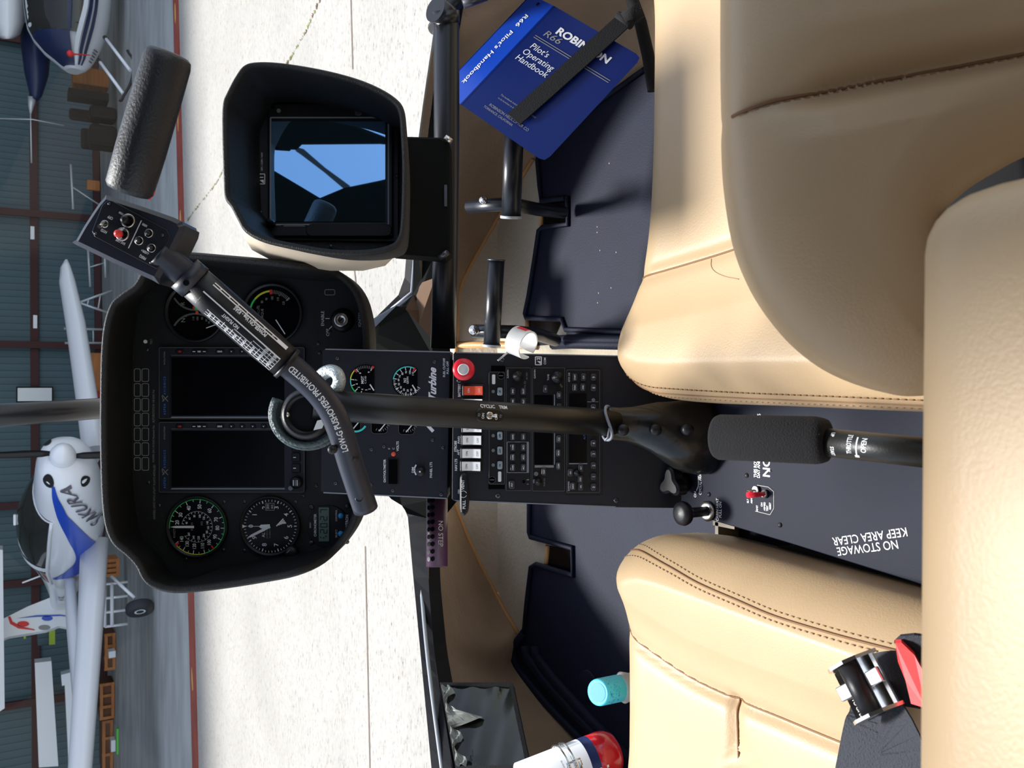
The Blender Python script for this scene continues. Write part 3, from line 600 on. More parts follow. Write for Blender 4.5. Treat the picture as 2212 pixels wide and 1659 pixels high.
# cabin vent lever reaching over the console edge
q = PP(D_LC, 'black_plastic'); q.poly([(997, 1024), (1003, 1020), (1009, 1024), (1013.5, 1040), (1015, 1070), (1013, 1098), (1009, 1106), (1004, 1110), (999, 1106), (995.5, 1096), (995, 1040)], .008, .017, 'black_plastic', .002, 3)
q.tx('VENT', 1001.5, 1044, 6, .0172, bold=.02); q.tx('PULL', 1004, 1086, 6, .0172, bold=.02); q.ar(1002.5, 1064, 6.5, 7.5, 20, 160, .0172, 'white_ink'); q.ar(1002.5, 1064, 6.5, 7.5, 200, 340, .0172, 'white_ink'); q.cy(1003, 1064, 5, 0, .010, 'black_plastic', 14); q.build('vent_lever', con)
def btn(g, x, y, w, h, t='', m='button', r=3, z0=.003, hgt=.0035, th=3.6, tm='white_ink', rot=0):
    q = PP(D_LC, m); q.rec(x - h / 2, x + h / 2, y - w / 2, y + w / 2, z0, z0 + hgt, m, r, .0007)
    if t: q.tx(t, x, y, th, z0 + hgt + .0003, tm, .85, .02, 0, rot)
    q.build('button', g)
def knob(g, x, y, r, z0=.003, h=.014, name='tuning_knob', m='black_plastic'):
    q = PP(D_LC, m); q.la(x, y, [(r, z0), (r, z0 + h * .6), (r * .92, z0 + h * .75), (r * .72, z0 + h * .8), (r * .7, z0 + h * 1.1), (.01, z0 + h * 1.15)], m, 24)
    q.ln((x - r * .5, y), (x - r * .1, y), 1, z0 + h * 1.17, 'grey_ink'); q.build(name, g)
def unit(name, x0, x1, y0, y1, lab=None):
    q = PP(D_LC, 'black_plastic'); q.rec(x0, x1, y0, y1, 0, .003, 'black_plastic', 3, .0005); q.rect_line(x0 + .3, x1 - .3, y0 + .3, y1 - .3, .9, .0032, 'dim_ink', 3); return q
q = unit('s', 1056, 1091, 803, 1046); q.tx('RECALL', 1067, 820, 4.6, .0034, rot=0, ws=.6); q.rec(1063, 1070, 809, 830, .0030, .0036, 'white_ink', 2); q.rec(1076, 1083, 1018, 1040, .0030, .0036, 'white_ink', 2)
for x, y in ((1082.5, 811.6), (1063, 1036)): q.cy(x, y, 8.5, .003, .0036, 'screen', 20); q.rect_line(x - 8, x + 8, y - 8, y + 8, .8, .0038, 'dim_ink', 8); q.ln((x - 5, y), (x + 5, y), 1, .0038, 'grey_ink')
g = q.build('selector_unit', con)
for y, t in ((845.7, 'AP'), (877, 'HDG'), (909, 'NAV'), (940.7, 'APR'), (972.6, 'LOC'), (1004, 'LVL')):
    btn(g, 1080, y, 17, 11, t, 'button_grey', 3, .003, .004, 3.6, 'lcd_ink'); q = PP(D_LC, 'led'); q.cy(1065.5, y, 3.6, .003, .0042, 'led', 14); q.build('indicator_lamp', g)
q = unit('a', 1092.6, 1148, 794, 1060); q.tx('GARMIN', 1097, 808, 3.4, .0035, 'white_ink'); q.tx('PA TEST', 1138, 812, 3, .0035, 'grey_ink'); q.rect_line(1094.8, 1142.5, 953.7, 1021, 1.4, .0035, 'highlight_trim_grey', 2); q.ln((1139.5, 955), (1139.5, 1020), 4, .0037, 'highlight_trim_grey'); q.cy(1131.6, 1040, 3.4, .003, .0036, 'screen', 12); q.tx('1    2', 1140, 1040, 4, .0035)
q.tx('VOL SQ', 1134, 832, 3.4, .0035, 'grey_ink')
g = q.build('audio_panel', con); knob(g, 1118.6, 812.7, 11, name='volume_knob')
for x, ys in ((1107.8, ((845, 'SPKR'), (867, 'DME'), (889, 'ADF'), (911, 'MUTE'), (943, 'NAV2'), (965.6, 'COM3'), (987, 'COM2'), (1009, 'COM1'))), (1130.6, ((845, 'PILOT'), (867, 'PLAY'), (889, 'CREW'), (911, 'TEL'), (943, 'NAV1'), (965.6, 'MIC3'), (987, 'MIC2'), (1009, 'MIC1')))):
    for y, t in ys: btn(g, x, y, 15, 11, t, th=3.2)
btn(g, 1105.6, 1046, 17, 12, 'SPLIT', th=3)
q = unit('c', 1149.5, 1220.6, 794, 1061); q.tx('GARMIN', 1155, 808, 3.6, .0035); q.tx('TUNE', 1184, 815, 3.6, .0035); q.tx('VOL', 1153, 1039, 3.2, .0035); q.tx('PUSH SQ', 1176, 1041, 3, .0035, 'grey_ink'); q.ln((1197.5, 852), (1197.5, 1003), 2, .0036, 'highlight_trim_grey')
q.ln((1155, 1007), (1196, 1007), 5, .0036, 'grey_ink'); q.tx('GPS', 1212, 833, 3.6, .0035, 'grey_ink', rot=.5)
g = q.build('communication_radio', con); q = PP(D_LC, 'screen'); q.rec(1154, 1194, 853, 1003, .003, .0034, 'screen', 2); q.build('screen', g)
knob(g, 1203, 815, 12.5); knob(g, 1162.5, 1039.4, 8, h=.01, name='volume_knob')
for x, y, t in ((1178, 840, '<>'), (1207.6, 853, 'FLT'), (1207.6, 879, 'W'), (1207, 948, 'CLR'), (1206, 977.6, 'MON'), (1206, 1005.8, 'COM'), (1174.6, 1017.7, 'NAV')): btn(g, x, y, 16, 10, t)
q = PP(D_LC, 'led'); q.cy(1158, 1023, 4.6, .003, .005, 'led', 16); q.build('light_sensor', g)
q = unit('x', 1223, 1295.5, 798.6, 1064); q.tx('GARMIN', 1228, 1050, 3.8, .0035); q.tx('GTX 328', 1229, 815, 3.6, .0035); q.ln((1229, 1001), (1268, 1001), 2.4, .0036, 'highlight_trim_grey'); q.tx('ALT', 1262, 944, 4, .0037, 'blue_ink'); q.ln((1268, 868), (1292, 868), 1.2, .0036, 'highlight_trim_grey')
g = q.build('transponder', con); q = PP(D_LC, 'screen'); q.rec(1229, 1267, 849.6, 999, .003, .0034, 'screen', 2); q.build('screen', g)
for i, y in enumerate((1051, 1028.6, 1004.7, 979.7, 957, 932, 905, 880, 837.6, 815)): btn(g, 1281.5, y, 15, 12, str(i), th=5.5, r=4)
for x, y, t in ((1241, 815, 'START'), (1259.6, 815, 'CLR'), (1241, 836.6, 'FUNC'), (1258.6, 836.6, 'CRSR'), (1236.9, 1049, 'IDENT'), (1254, 1050, 'VFR'), (1231.5, 1020, 'ON'), (1254, 1010, 'ALT'), (1253, 1034, 'STBY')): btn(g, x, y, 16, 11, t, th=3.2)
knob(g, 1246, 1021, 7, h=.006, name='mode_button')
q = PP(D_LC, 'led'); q.cy(1281, 864, 4, .003, .005, 'led', 14); q.build('light_sensor', g)

# ---------------------------------------------------------------- GPS unit in its own hood
GH = [(488, 197), (506, 163), (525, 139), (553, 131), (607, 133), (688, 146), (757, 163), (810, 183), (852, 208), (872, 235), (878, 288), (881, 366), (878, 476), (870, 517), (848, 539), (795, 551), (716, 551), (638, 539), (569, 523), (528, 501), (510, 473), (497, 448), (483, 426), (480, 382), (477, 288), (478, 225)]
GR = .97; GF = 1.08
gps = thing('navigation_display', 'hooded navigation display with blue sky mirrored in its screen, right of the panel', 'navigation display', W(680, 350, GF + .15))
p = PP(GR, 'hood_black'); go = [tuple(q[:2]) for q in spl([Vector((*p.q(*q), 0)) for q in GH], 5)]; dz = GR - GF; n = len(go)
rings = [[(a, b, dz - .02) for a, b in offs(go, .016)], [(a, b, dz) for a, b in offs(go, .010)], [(a, b, -.005) for a, b in go], [(a, b, -.001) for a, b in offs(go, .0015)], [(a, b, 0) for a, b in offs(go, .003)], [(a, b, -.001) for a, b in offs(go, .0055)], [(a, b, -.005) for a, b in offs(go, .007)], [(a, b, dz) for a, b in offs(go, .0125)]]
p.raw(sum(rings, []), [(k * n + i, k * n + (i + 1) % n, (k + 1) * n + (i + 1) % n, (k + 1) * n + i) for k in range(7) for i in range(n)], None, True)
p.prism(offs(go, .0123), dz - .004, dz, 'hood_black'); p.build('hood', gps)
q = PP(GF, 'console_paint'); q.poly([(553, 255), (560, 240), (585, 228), (862, 228), (862, 524), (590, 520), (563, 498), (553, 470)], 0, .004, 'console_paint', .001)
q.rec(583, 851, 229, 514, .004, .010, 'black_plastic', 4, .0015)
for x, y in ((565, 271), (565, 460), (858, 382), (838, 502), (716, 533)): q.screw(x, y, 4, .0095 if 583 < x < 851 and y < 514 else .004)
q.tx('GPS / COM / NAV', 568, 351, 3.6, .0046, 'white_ink'); q.rect_line(559, 575, 377, 400, 1.6, .0046, 'white_ink', 2); q.tx('1', 567, 385, 8, .0046, bold=.03); q.raw([(*q.q(572, 398), .0046), (*q.q(572, 390), .0046), (*q.q(563, 391), .0046)], [(0, 1, 2)], 'white_ink')
q.cy(607, 245, 4.5, .01, .011, 'led', 14); q.rec(771, 784, 240, 255, .01, .0115, 'button', 3, .0005); q.rect_line(771, 784, 240, 255, 1, .0118, 'dim_ink', 3); q.tx('4', 777, 247, 5, .012, 'grey_ink'); q.rec(589, 598, 224, 241, .004, .0102, 'screen', 3)
q.rec(617, 663, 488, 492, .0098, .0104, 'highlight_trim_grey', 1); q.ln((612, 489.9), (668, 489.9), 1, .0106, 'screen'); q.rec(665, 849, 487, 514, .0098, .0112, 'black_plastic', 12, .001)
q.rect_line(588, 843, 258, 490, 3, .0103, 'highlight_trim_grey', 3)
q.build('bezel', gps)
q = PP(GF, 'screen_gloss'); q.rec(591, 835, 268, 482, .0102, .0112, 'screen_gloss', 2); q.build('screen', gps)
for x, y, r in ((835, 245, 13), (593, 487, 8)):
    q = PP(GF, 'black_plastic'); q.la(x, y, [(r, .009), (r, .02), (r * .9, .023), (r * .7, .024), (r * .65, .030), (.01, .032)], 'black_plastic', 24); q.build('control_knob', gps)
q2 = MB('cream_paint'); R_ = []
for d_, s_, dy in ((1.101, .93, 8), (1.12, .95, 26), (1.16, .90, 54), (1.20, .78, 68), (1.23, .5, 60)): R_.append([CF @ cs(690 + (x - 690) * s_, 350 + (y - 350) * s_ + dy, d_) for x, y in GH])
q2.loft(R_, 'cream_paint'); q2.build('rear_shell', gps)
q = PP(1.17, 'panel_black'); q.poly([(800, 292), (950, 296), (970, 305), (972, 545), (960, 556), (845, 547), (800, 520)], -.05, 0, 'heli_dark_green', .003)
q.rec(960, 966, 400, 447, -.002, .003, 'dark_steel', 2); q.build('mounting_bracket', gps)
q = MB('steel'); q.tube([W(962, 296, 1.165), W(975, 306, 1.165)], .004, 'steel', 10); q.tube([W(950, 556, 1.17), W(967, 545, 1.165)], .004, 'dark_steel', 10); q.build('pivot_pin', gps)
# ---------------------------------------------------------------- structural tubes
q = MB('tube_black'); q.tube([W(940, 20, 1.20), W(962, 34, 1.215), W(964.5, 60, 1.22), W(965, 300, 1.235), W(962, 560, 1.25), W(957, 752, 1.26)], .0178, 'tube_black', 28)
fl = W(952, 34, 1.213); q.tube([W(962, 24, 1.21), W(964, 50, 1.215)], [.0195, .0185], 'tube_black', 28)
a = q.build('cross_tube', None); tag(a, 'thick black frame tube running right from the console under the navigation display', 'tube')
q = MB('purple_tube'); A_, B_ = W(944, 1060, 1.33), W(944, 1224, 1.30); q.tube([A_, B_], .0158, 'purple_tube', 28)
ax = (B_ - A_).normalized(); toc = (CAM - (A_ + B_) / 2).normalized(); toc = (toc - ax * toc.dot(ax)).normalized(); sd_ = ax.cross(toc)
Mt = Matrix(((ax.x, sd_.x, toc.x, A_.x), (ax.y, sd_.y, toc.y, A_.y), (ax.z, sd_.z, toc.z, A_.z), (0, 0, 0, 1)))
if sd_.z > 0: sg = 1
else: sg = -1
for i in range(9):
    for j, th in enumerate((24, 50)):
        t = math.radians(th) * sg; u = ax * (.016 + .0108 * i); r_ = (toc * math.cos(t) + sd_ * math.sin(t)); c0 = A_ + u + r_ * .0160
        e1 = ax; e2 = r_.cross(ax); q.raw([c0 + e1 * .0036 * math.cos(k * PI / 5) + e2 * .0036 * math.sin(k * PI / 5) for k in range(10)], [tuple(range(10))], 'screen')
def wrap(X, Y):
    t = -math.radians(10) + Y / .0162; r_ = toc * math.cos(t) + sd_ * sg * math.sin(t); return A_ + ax * (-X) * 1 + r_ * .0162
L_ = (B_ - A_).length
q.text('NO STEP', -.066, 0, .0075, 0, 'white_ink', PI, .9, 0, 0, Matrix.Identity(4), fn=lambda X, Y: (lambda t: A_ + ax * (-X) + (toc * math.cos(t) + sd_ * sg * math.sin(t)) * .0163)(-math.radians(20) + Y / .0163))
a = q.build('step_tube', None); tag(a, 'purple perforated foot tube marked NO STEP, left of the console', 'tube')
# ---------------------------------------------------------------- cyclic stick and T-bar
cyc = thing('cyclic_stick', 'tall black control stick with slanted cross bar and leather grip in front of the panel', 'control stick', W(1330, 914, 1.07))
q = MB('stick_black'); ST, SB = W(672, 874, .915), W(1330, 914, 1.065); q.tube([ST, ST.lerp(SB, .3), ST.lerp(SB, .7), SB], .0162, 'stick_black', 32)
q.build('stick_tube', cyc)
q = MB('stick_black'); ax = (SB - ST).normalized(); pc = W(1062, 897, .975); pc = ST + ax * (pc - ST).dot(ax); tc_ = (CAM - pc); tc_ = (tc_ - ax * tc_.dot(ax)).normalized(); rr_ = tc_.cross(ax); rr_ = rr_ if rr_.x > 0 else -rr_
Ms = Matrix(((rr_.x, -ax.x, tc_.x, pc.x), (rr_.y, -ax.y, tc_.y, pc.y), (rr_.z, -ax.z, tc_.z, pc.z), (0, 0, 0, 1))); q.M = Ms
q.rr(0, 0, .015, .034, .007, .010, .0172, 'stick_black', .001)
for y_ in (.0135, -.0125): q.lathe(0, y_, [(.0022, .017), (.0018, .0182), (.0001, .0185)], 'dark_steel', 10)
q.text('ON', -.001, .0085, .0028, .0174, bold=.02); q.text('OFF', -.001, -.0075, .0028, .0174, bold=.02)
g = q.build('switch_plate', cyc); q = MB('steel', Ms); q.lathe(0, .001, [(.0042, .017), (.0042, .019), (.003, .0195)], 'steel', 16); q.tube([(0, .001, .018), (0, -.0055, .026)], [.0012, .0018], 'chrome', 10); q.build('toggle_switch', g)
def curved(s):  # lettering wrapped on the front of the tube
    return lambda X, Y: (lambda t: pc - ax * Y + (tc_ * math.cos(t) + rr_ * math.sin(t)) * .0165)(X / .0165)
q = MB('white_ink'); q.text('CYCLIC', 0, 0, .0045, 0, 'white_ink', -PI / 2, .8, .03, fn=lambda X, Y: (lambda t: pc - ax * (Y + .002) + (tc_ * math.cos(t) + rr_ * math.sin(t)) * .0165)((X + .011) / .0165)); q.text('TRIM', 0, 0, .0045, 0, 'white_ink', -PI / 2, .7, .03, fn=lambda X, Y: (lambda t: pc - ax * (Y - .017) + (tc_ * math.cos(t) + rr_ * math.sin(t)) * .0165)((X + .011) / .0165)); q.build('lettering', cyc)
# hub behind the bar
hb = W(664, 895, .91); Hm = CF @ Matrix.Translation(cs(664, 895, .915))
q = MB('black_plastic', Hm); q.lathe(0, 0, [(.027, -.012), (.027, .004), (.023, .010), (.019, .012), (.018, .004)], 'black_plastic', 36); q.lathe(-.0, .019, [(.0032, .006), (.003, .0105), (.0001, .0112)], 'steel', 12); q.raw([(-.004, -.022, .0125), (-.014, -.018, .0125), (-.016, -.009, .0125), (-.006, -.013, .0125)], [(0, 1, 2, 3)], 'white_plastic'); q.build('pivot_hub', cyc)
q = MB('cable_teal', Hm)
for k in range(3):
    R0 = .0315 + .0032 * (k % 2); pth = [(R0 * math.cos(a), R0 * math.sin(a) * 1.08 + .001, -.010 + .0055 * k) for a in [math.radians(62 + t * 8.5) for t in range(28)]]; q.tube(pth, .0036, 'cable_teal', 10)
pth = [W(x, y, d) for x, y, d in ((690, 815, .935), (700, 806, .93), (714, 801, .925), (727, 806, .92), (733, 820, .92), (730, 835, .925), (722, 846, .93))]; q.M = Matrix.Identity(4); q.tube(spl(pth, 6, False), .0068, 'braid', 20); q.tube([W(668, 852, .925), W(655, 866, .92), W(652, 885, .92)], .0045, 'braid', 12); q.build('braided_cable', cyc)
# cross bar
BP = [(340, 546, .80), (375, 572, .808), (410, 600, .815), (440, 627, .82), (500, 680, .828), (560, 733, .836), (610, 777, .843), (655, 815, .85), (690, 850, .857), (716, 887, .864), (733, 925, .871), (745, 960, .878), (757, 1000, .886), (770, 1040, .894), (790, 1100, .906)]
bar = spl([W(*t) for t in BP], 6, False); q = MB('bar_paint'); q.tube(bar, .0128, 'bar_paint', 28)
for (x, y, d) in ((718, 971, .862), (765, 988, .876)): 
    c0 = W(x, y, d); q.M = CF @ Matrix.Translation(cs(x, y, d)); q.lathe(0, 0, [(.0045, -.004), (.0045, .002), (.003, .004), (.0001, .0042)], 'black_plastic', 14)
q.M = CF @ Matrix.Translation(cs(776, 1077, .888)); q.lathe(0, 0, [(.004, -.003), (.004, .0008), (.003, .001), (.0028, 0), (.0001, 0)], 'bar_paint', 14); q.M = Matrix.Identity(4)
def along(path):
    L = [0]
    for a, b in zip(path[:-1], path[1:]): L.append(L[-1] + (b - a).length)
    def f(s, th, R):      # s metres from the lower left end, th around (0 = towards viewer, + = upwards)
        s = L[-1] - s; i = max(0, min(len(path) - 2, next((j for j in range(len(L) - 1) if L[j + 1] >= s), len(path) - 2))); t = (s - L[i]) / max(1e-9, L[i + 1] - L[i])
        c = path[i].lerp(path[i + 1], t); vt = lambda j: (path[min(j + 1, len(path) - 1)] - path[max(j - 1, 0)]).normalized(); T = vt(i).lerp(vt(i + 1), t).normalized(); v = (CAM - c).normalized(); v = (v - T * v.dot(T)).normalized(); u = T.cross(v)
        if u.z < 0: u = -u
        return c + (v * math.cos(th) + u * math.sin(th)) * R
    f.L = L[-1]; return f
fb = along(bar)
def bartext(q, s0, th0, t, h, R, m='white_ink', ws=1, bold=.03): q.text(t, 0, 0, h, 0, m, 0, ws, bold, fn=lambda X, Y: fb(s0 + X, th0 + Y / R, R))
bartext(q, .124, .12, 'LOW-G PUSHOVERS PROHIBITED', .0060, .0131, ws=.79, bold=.018)
q.build('cross_bar', cyc)
LS = [fb(s, 0, 0) for s in (.178, .205, .235, .265, .292)]
q = MB('black_plastic'); q.tube(LS, [.0160, .0172, .0172, .0172, .0165], 'black_plastic', 28); q.tube([fb(.289, 0, 0), fb(.302, 0, 0)], .0176, 'bar_paint', 28)
c0 = fb(.296, .15, .0172); q.lathe(0, 0, [(.0001, 0)], None) if False else None
q.tube([fb(.2955, .3, .0165), fb(.2955, .3, .0192)], .0028, 'screen', 12)
q.tube([fb(.176, 0, 0), fb(.180, 0, 0)], .0172, 'black_plastic', 28)
R_ = .0174
def bl(s, th, ds, dth, z=0): q.raw([fb(s, th, R_ + z), fb(s + ds, th, R_ + z), fb(s + ds, th + dth * .5, R_ + z), fb(s + ds, th + dth, R_ + z), fb(s, th + dth, R_ + z), fb(s, th + dth * .5, R_ + z)], [(0, 1, 2, 3, 4, 5)], 'white_ink')
def btx(s0, th0, t, h, ws=.8, m='white_ink'): q.text(t, 0, 0, h, 0, m, 0, ws, .03, fn=lambda X, Y: fb(s0 + X, th0 + Y / R_, R_ + .0001))
bl(.188, -.62, .088, .075); bl(.188, -.80, .088, .075); bl(.188, -.8, .012, .2)
for i, t in enumerate(('110', '105', '100', '95', '90', '85', '80')): btx(.205 + .0105 * i, -.69, t, .0016, .8)
btx(.229, -.42, 'POWER-ON Vne - KIAS', .0040, .66)
bl(.186, .02, .092, .07); bl(.276, .02, .0008, .9)
btx(.242, .30, 'NO FLIGHT', .0032, .8)
steps = [(.186, .1, '16000'), (.197, .1, '82'), (.2065, .1, '81'), (.2075, .25, '81'), (.219, .3, '87'), (.230, .42, '77'), (.241, .55, '83'), (.252, .7, '77')]
for c in range(8):
    s0 = .186 + .0098 * c; top = .12 + (.0 if c < 2 else .25 if c < 4 else .45 if c < 7 else .6)
    bl(s0, top, .0006, .98 - top)
    for r in range(5):
        th = .16 + .2 * r
        if th < top + .02 or th > 1.0: continue
        btx(s0 + .005, th, ('%d' % (16000 - 4000 * r)) if c == 0 else str(110 - 3 * c - 5 * r), .0024, .45 if c == 0 else .8)
for r in range(6):
    th = .06 + .2 * r; cmax = 8 if th > .6 else 5 if th > .4 else 3; bl(.186, th, .0098 * min(8, cmax if r else 2), .035)
q.build('placard_sleeve', cyc)
# switch box
BO = [(222, 424), (196, 458), (161, 516), (165, 530), (325, 604), (342, 600), (394, 500), (391, 482), (372, 468), (240, 424)]
q = PP(.795, 'bar_paint'); q.poly(BO, -.040, 0, 'bar_paint', .004, 2); g = q.build('switch_box', cyc)
q = PP(.795, 'console_paint'); q.poly([(234, 433), (243, 434), (362, 497), (368, 512), (350, 570), (340, 582), (206, 512), (200, 500), (222, 443)], .0001, .0012, 'console_paint', .0004, 0)
for x, y in ((238, 441), (353, 509), (209, 505), (328, 568)): q.screw(x, y, 3.2, .0012)
rt = math.radians(-28)                          # the box leans over with the grip
def bxt(t, x, y, h, ws=.8): q.text(t, q.X(y), q.Y(x), h * q.k, .0016, 'white_ink', math.radians(62), ws, .02)
bxt('OFF', 240, 471, 6); bxt('HYD', 226, 500, 6); bxt('SAS OFF', 262, 523, 5.4); bxt('XFER', 314, 487, 4.6); bxt('-USER+', 315, 545, 5.2); bxt('FREQ', 310, 556, 5.8); bxt('TRIM', 264, 462, 4.6)
q.ln((307, 477), (279, 537), 2, .0016, 'white_ink'); q.build('switch_plate', g)
def tog(x, y, r, kind):
    q = PP(.795, 'black_plastic'); q.la(x, y, [(r, .001), (r, .003), (r * .8, .0036), (r * .78, .002), (.01, .002)], 'steel' if kind != 'dark' else 'dark_steel', 22)
    if kind == 'red': q.la(x + 1, y, [(r * .35, .002), (r * .35, .010)], 'black_plastic', 12); q.la(x + 2, y + 3, [(r * .3, .009), (r * .58, .011), (r * .58, .014), (r * .3, .0165), (.01, .017)], 'red_soft', 18)
    elif kind == 'tog': q.tube([(q.X(y), q.Y(x), .002), (q.X(y + 9), q.Y(x - 2), .011)], [.0011, .0019], 'chrome', 10)
    elif kind == 'hat': q.la(x, y + 1, [(r * .5, .002), (r * .45, .009), (r * .6, .010), (r * .4, .012), (.01, .012)], 'black_plastic', 8)
    else: q.la(x, y, [(r * .6, .002), (r * .55, .005), (.01, .0055)], 'black_plastic', 16)
    q.build('switch', g)
tog(229, 485, 8.5, 'tog'); tog(279, 478, 15, 'hat'); tog(267, 507, 14.5, 'red'); tog(324, 505, 9.5, 'push'); tog(303, 521, 9.5, 'push'); tog(330, 537, 9.5, 'push')
# leather grip
GA, GB = W(277, 418, .772), W(367, 112, .752); q = MB('grip_leather'); axg = (GB - GA).normalized(); L = (GB - GA).length
prof = [(0, .6), (.01, .85), (.04, .97), (.3, 1.0), (.7, .98), (.93, .955), (.972, .90), (.992, .76), (1.0, .5)]
q.tube([GA + axg * L * t for t, _ in prof], [.0208 * r for _, r in prof], 'grip_leather', 36); q.tube([W(330, 412, .775), W(318, 428, .775)], .0028, 'red_soft', 10)
q.build('leather_grip', cyc)
# boot round the stick foot
boot = thing('leather_boot', 'glossy black leather gaiter with three snap studs around the foot of the control stick', 'gaiter', W(1600, 945, 1.12))
q = MB('boot_leather'); RG = []
for x, yc, w, d, dr in ((1308, 914, 33, 1.06, .5), (1318, 914, 38, 1.062, .55), (1335, 916, 36, 1.065, .6), (1380, 917, 42, 1.07, .7), (1420, 925, 60, 1.075, .8), (1455, 938, 74, 1.08, .8), (1500, 945, 84, 1.085, .8), (1545, 944, 84, 1.09, .7), (1580, 940, 76, 1.095, .6), (1600, 938, 66, 1.11, .4)):
    r = w * d / FPX; c0 = cs(x, yc, d); ring = []; fold = .10 * max(0, min(1, (x - 1380) / 60))
    for i in range(36):
        a = 2 * PI * i / 36; wob = 1 + .05 * math.sin(3 * a + x * .03) * (x > 1340) + fold * math.sin(5 * a + x * .05) * .5 + fold * math.sin(9 * a - x * .07) * .35; ring.append(CF @ (c0 + Vector((math.cos(a) * r * wob, 0, math.sin(a) * r * dr * wob))))
    RG.append(ring)
q.loft(RG, 'boot_leather'); q.build('gaiter', boot, 1)
q = MB('tube_black'); c0 = cs(1312, 914, 1.06); q.tube([CF @ (c0 + Vector((math.cos(a) * .0205, .004 * math.sin(2 * a), math.sin(a) * .0195))) for a in [2 * PI * i / 32 for i in range(33)]], .0018, 'highlight_trim_grey', 8, cap=False); q.tube([W(1316, 925, 1.04), W(1313, 945, 1.038), W(1306, 952, 1.04)], .0012, 'highlight_trim_grey', 8); q.build('tie_cord', boot)
for x, y in ((1347, 929), (1418, 929), (1487, 928)):
    q = MB('dark_steel', CF @ Matrix.Translation(cs(x, y, 1.068 - (.027 if x < 1400 else .030 if x < 1450 else .040)))); q.lathe(0, 0, [(.007, -.012), (.007, -.002), (.0055, .001), (.0001, .0018)], 'black_plastic', 18); q.build('snap_stud', boot)
q = MB('leather_dark'); 
# ---------------------------------------------------------------- collective lever
col_ = thing('collective_lever', 'black lever with foam grip and THROTTLE OPEN marking beside the right seat', 'lever', W(1985, 975, .62))
q = MB('foam'); A_, B_ = W(1545, 944, .80), W(1790, 952, .735); AA, BB = W(1760, 953, .742), W(2080, 986, .66); axg = (B_ - A_); 
prof = [(0, .5), (.006, .75), (.02, .93), (.05, 1.0), (.9, .98), (.95, .93), (.985, .86), (1, .7)]
q.tube([A_ + axg * t for t, _ in prof], [.0206 * r for _, r in prof], 'foam', 36); q.build('foam_grip', col_)
q = MB('stick_black'); q.tube([AA, BB], .0118, 'stick_black', 30); ax = (BB - AA).normalized(); mid = W(1815, 958, .728); s0 = (mid - AA).dot(ax); v = (CAM - mid); v = (v - ax * v.dot(ax)).normalized(); u = v.cross(ax); u = u if u.x > 0 else -u
def cf(s1, th0, rot, t, h, ws=.8): q.text(t, 0, 0, h, 0, 'white_ink', rot, ws, .02, fn=lambda X, Y: (lambda th: AA + ax * (s0 + s1 - Y) + (v * math.cos(th) + u * math.sin(th)) * .0120)(th0 + X / .0120))
cf(.013, .05, 0, 'THROTTLE', .0038, .62); cf(.025, .05, 0, 'OPEN', .0042, .8); cf(-.001, -.62, PI, 'START', .0030, .7); cf(-.014, .55, PI, 'INCREASE', .0026, .7); cf(-.002, .62, PI, 'UP', .003)
def arcl(s1, t0, t1, w): q.raw([AA + ax * (s0 + s1 + dx) + (v * math.cos(t) + u * math.sin(t)) * .0120 for t in [t0 + (t1 - t0) * i / 6 for i in range(7)] for dx in (0, w)], [(2 * i, 2 * i + 1, 2 * i + 3, 2 * i + 2) for i in range(6)], 'white_ink')
arcl(.0185, -.75, .6, .0012); arcl(-.016, -.8, -.3, .004); arcl(.0175, -.9, -.7, .0035)
q.build('lever_tube', col_)
# ---------------------------------------------------------------- tunnel between the seats
ZT = 1.0
def T(x, y): p_ = onz(x, y, ZT); return (p_.x, p_.y)
tun = thing('seat_tunnel', 'dark blue painted tunnel between the seats marked NO STOWAGE KEEP AREA CLEAR', 'floor tunnel', (-.05, .5, Z0))
q = MB('tunnel_paint'); pts = [T(1440, 770), T(1440, 1092), T(1475, 1100), T(1545, 1126), T(1700, 1172), T(1968, 1256), T(2100, 1300), (T(2100, 770)[0], T(2100, 1300)[1]), T(1900, 770)]
q.prism(pts, Z0, ZT, 'tunnel_paint', .001)
def ttx(t, x, y, h, rot=0, ws=.8, bold=.02):
    c_ = T(x, y); q.text(t, c_[0], c_[1], h, ZT + .0004, 'white_ink', rot, ws, bold)
ttx('NO STOWAGE', 1872, 1184, .0085, PI / 2 + .26, .92, .0); ttx('KEEP AREA CLEAR', 1876, 1160, .0085, PI / 2 + .26, .92, .0)
ttx('NO', 1656, 1008, .0105, 0, 1.0, .02); ttx('THIS ROTORCRAFT APPROVED', 1632, 968, .0045, 0, .75); ttx('DAY AND NIGHT OPERATIONS', 1639, 968, .0045, 0, .75); ttx('5', 1640, 896, .005)
ttx('CABIN HEAT', 1550, 1101, .0042, 0, .8); ttx('PULL ON', 1556.5, 1101, .0042, 0, .8); ttx('ON', 1502, 1068, .0042); ttx('CYCLIC FRICTION', 1513, 1035, .0042, 0, .8)
for x, y, t in ((1616, 1082, 'ELT'), (1624, 1082, 'ARM'), (1646, 1090, 'ON'), (1652, 1094, 'ARMED'), (1658, 1098, 'TEST'), (1664, 1093, 'RESET'), (1636, 1098, 'XMIT')): ttx(t, x, y, .0026, 0, .8)
oc = [T(1636, 1048), T(1660, 1052), T(1672, 1062), T(1672, 1098), T(1664, 1112), T(1632, 1104)]
for a, b in zip(oc[:-1], oc[1:]): q.line(a, b, .0007, ZT + .0005, 'grey_ink')
def tln(x0, y0, x1, y1, w=.0012): q.line(T(x0, y0), T(x1, y1), w, ZT + .0005, 'white_ink')
tln(1509, 1028, 1509, 1050); tln(1509, 1050, 1505, 1060)
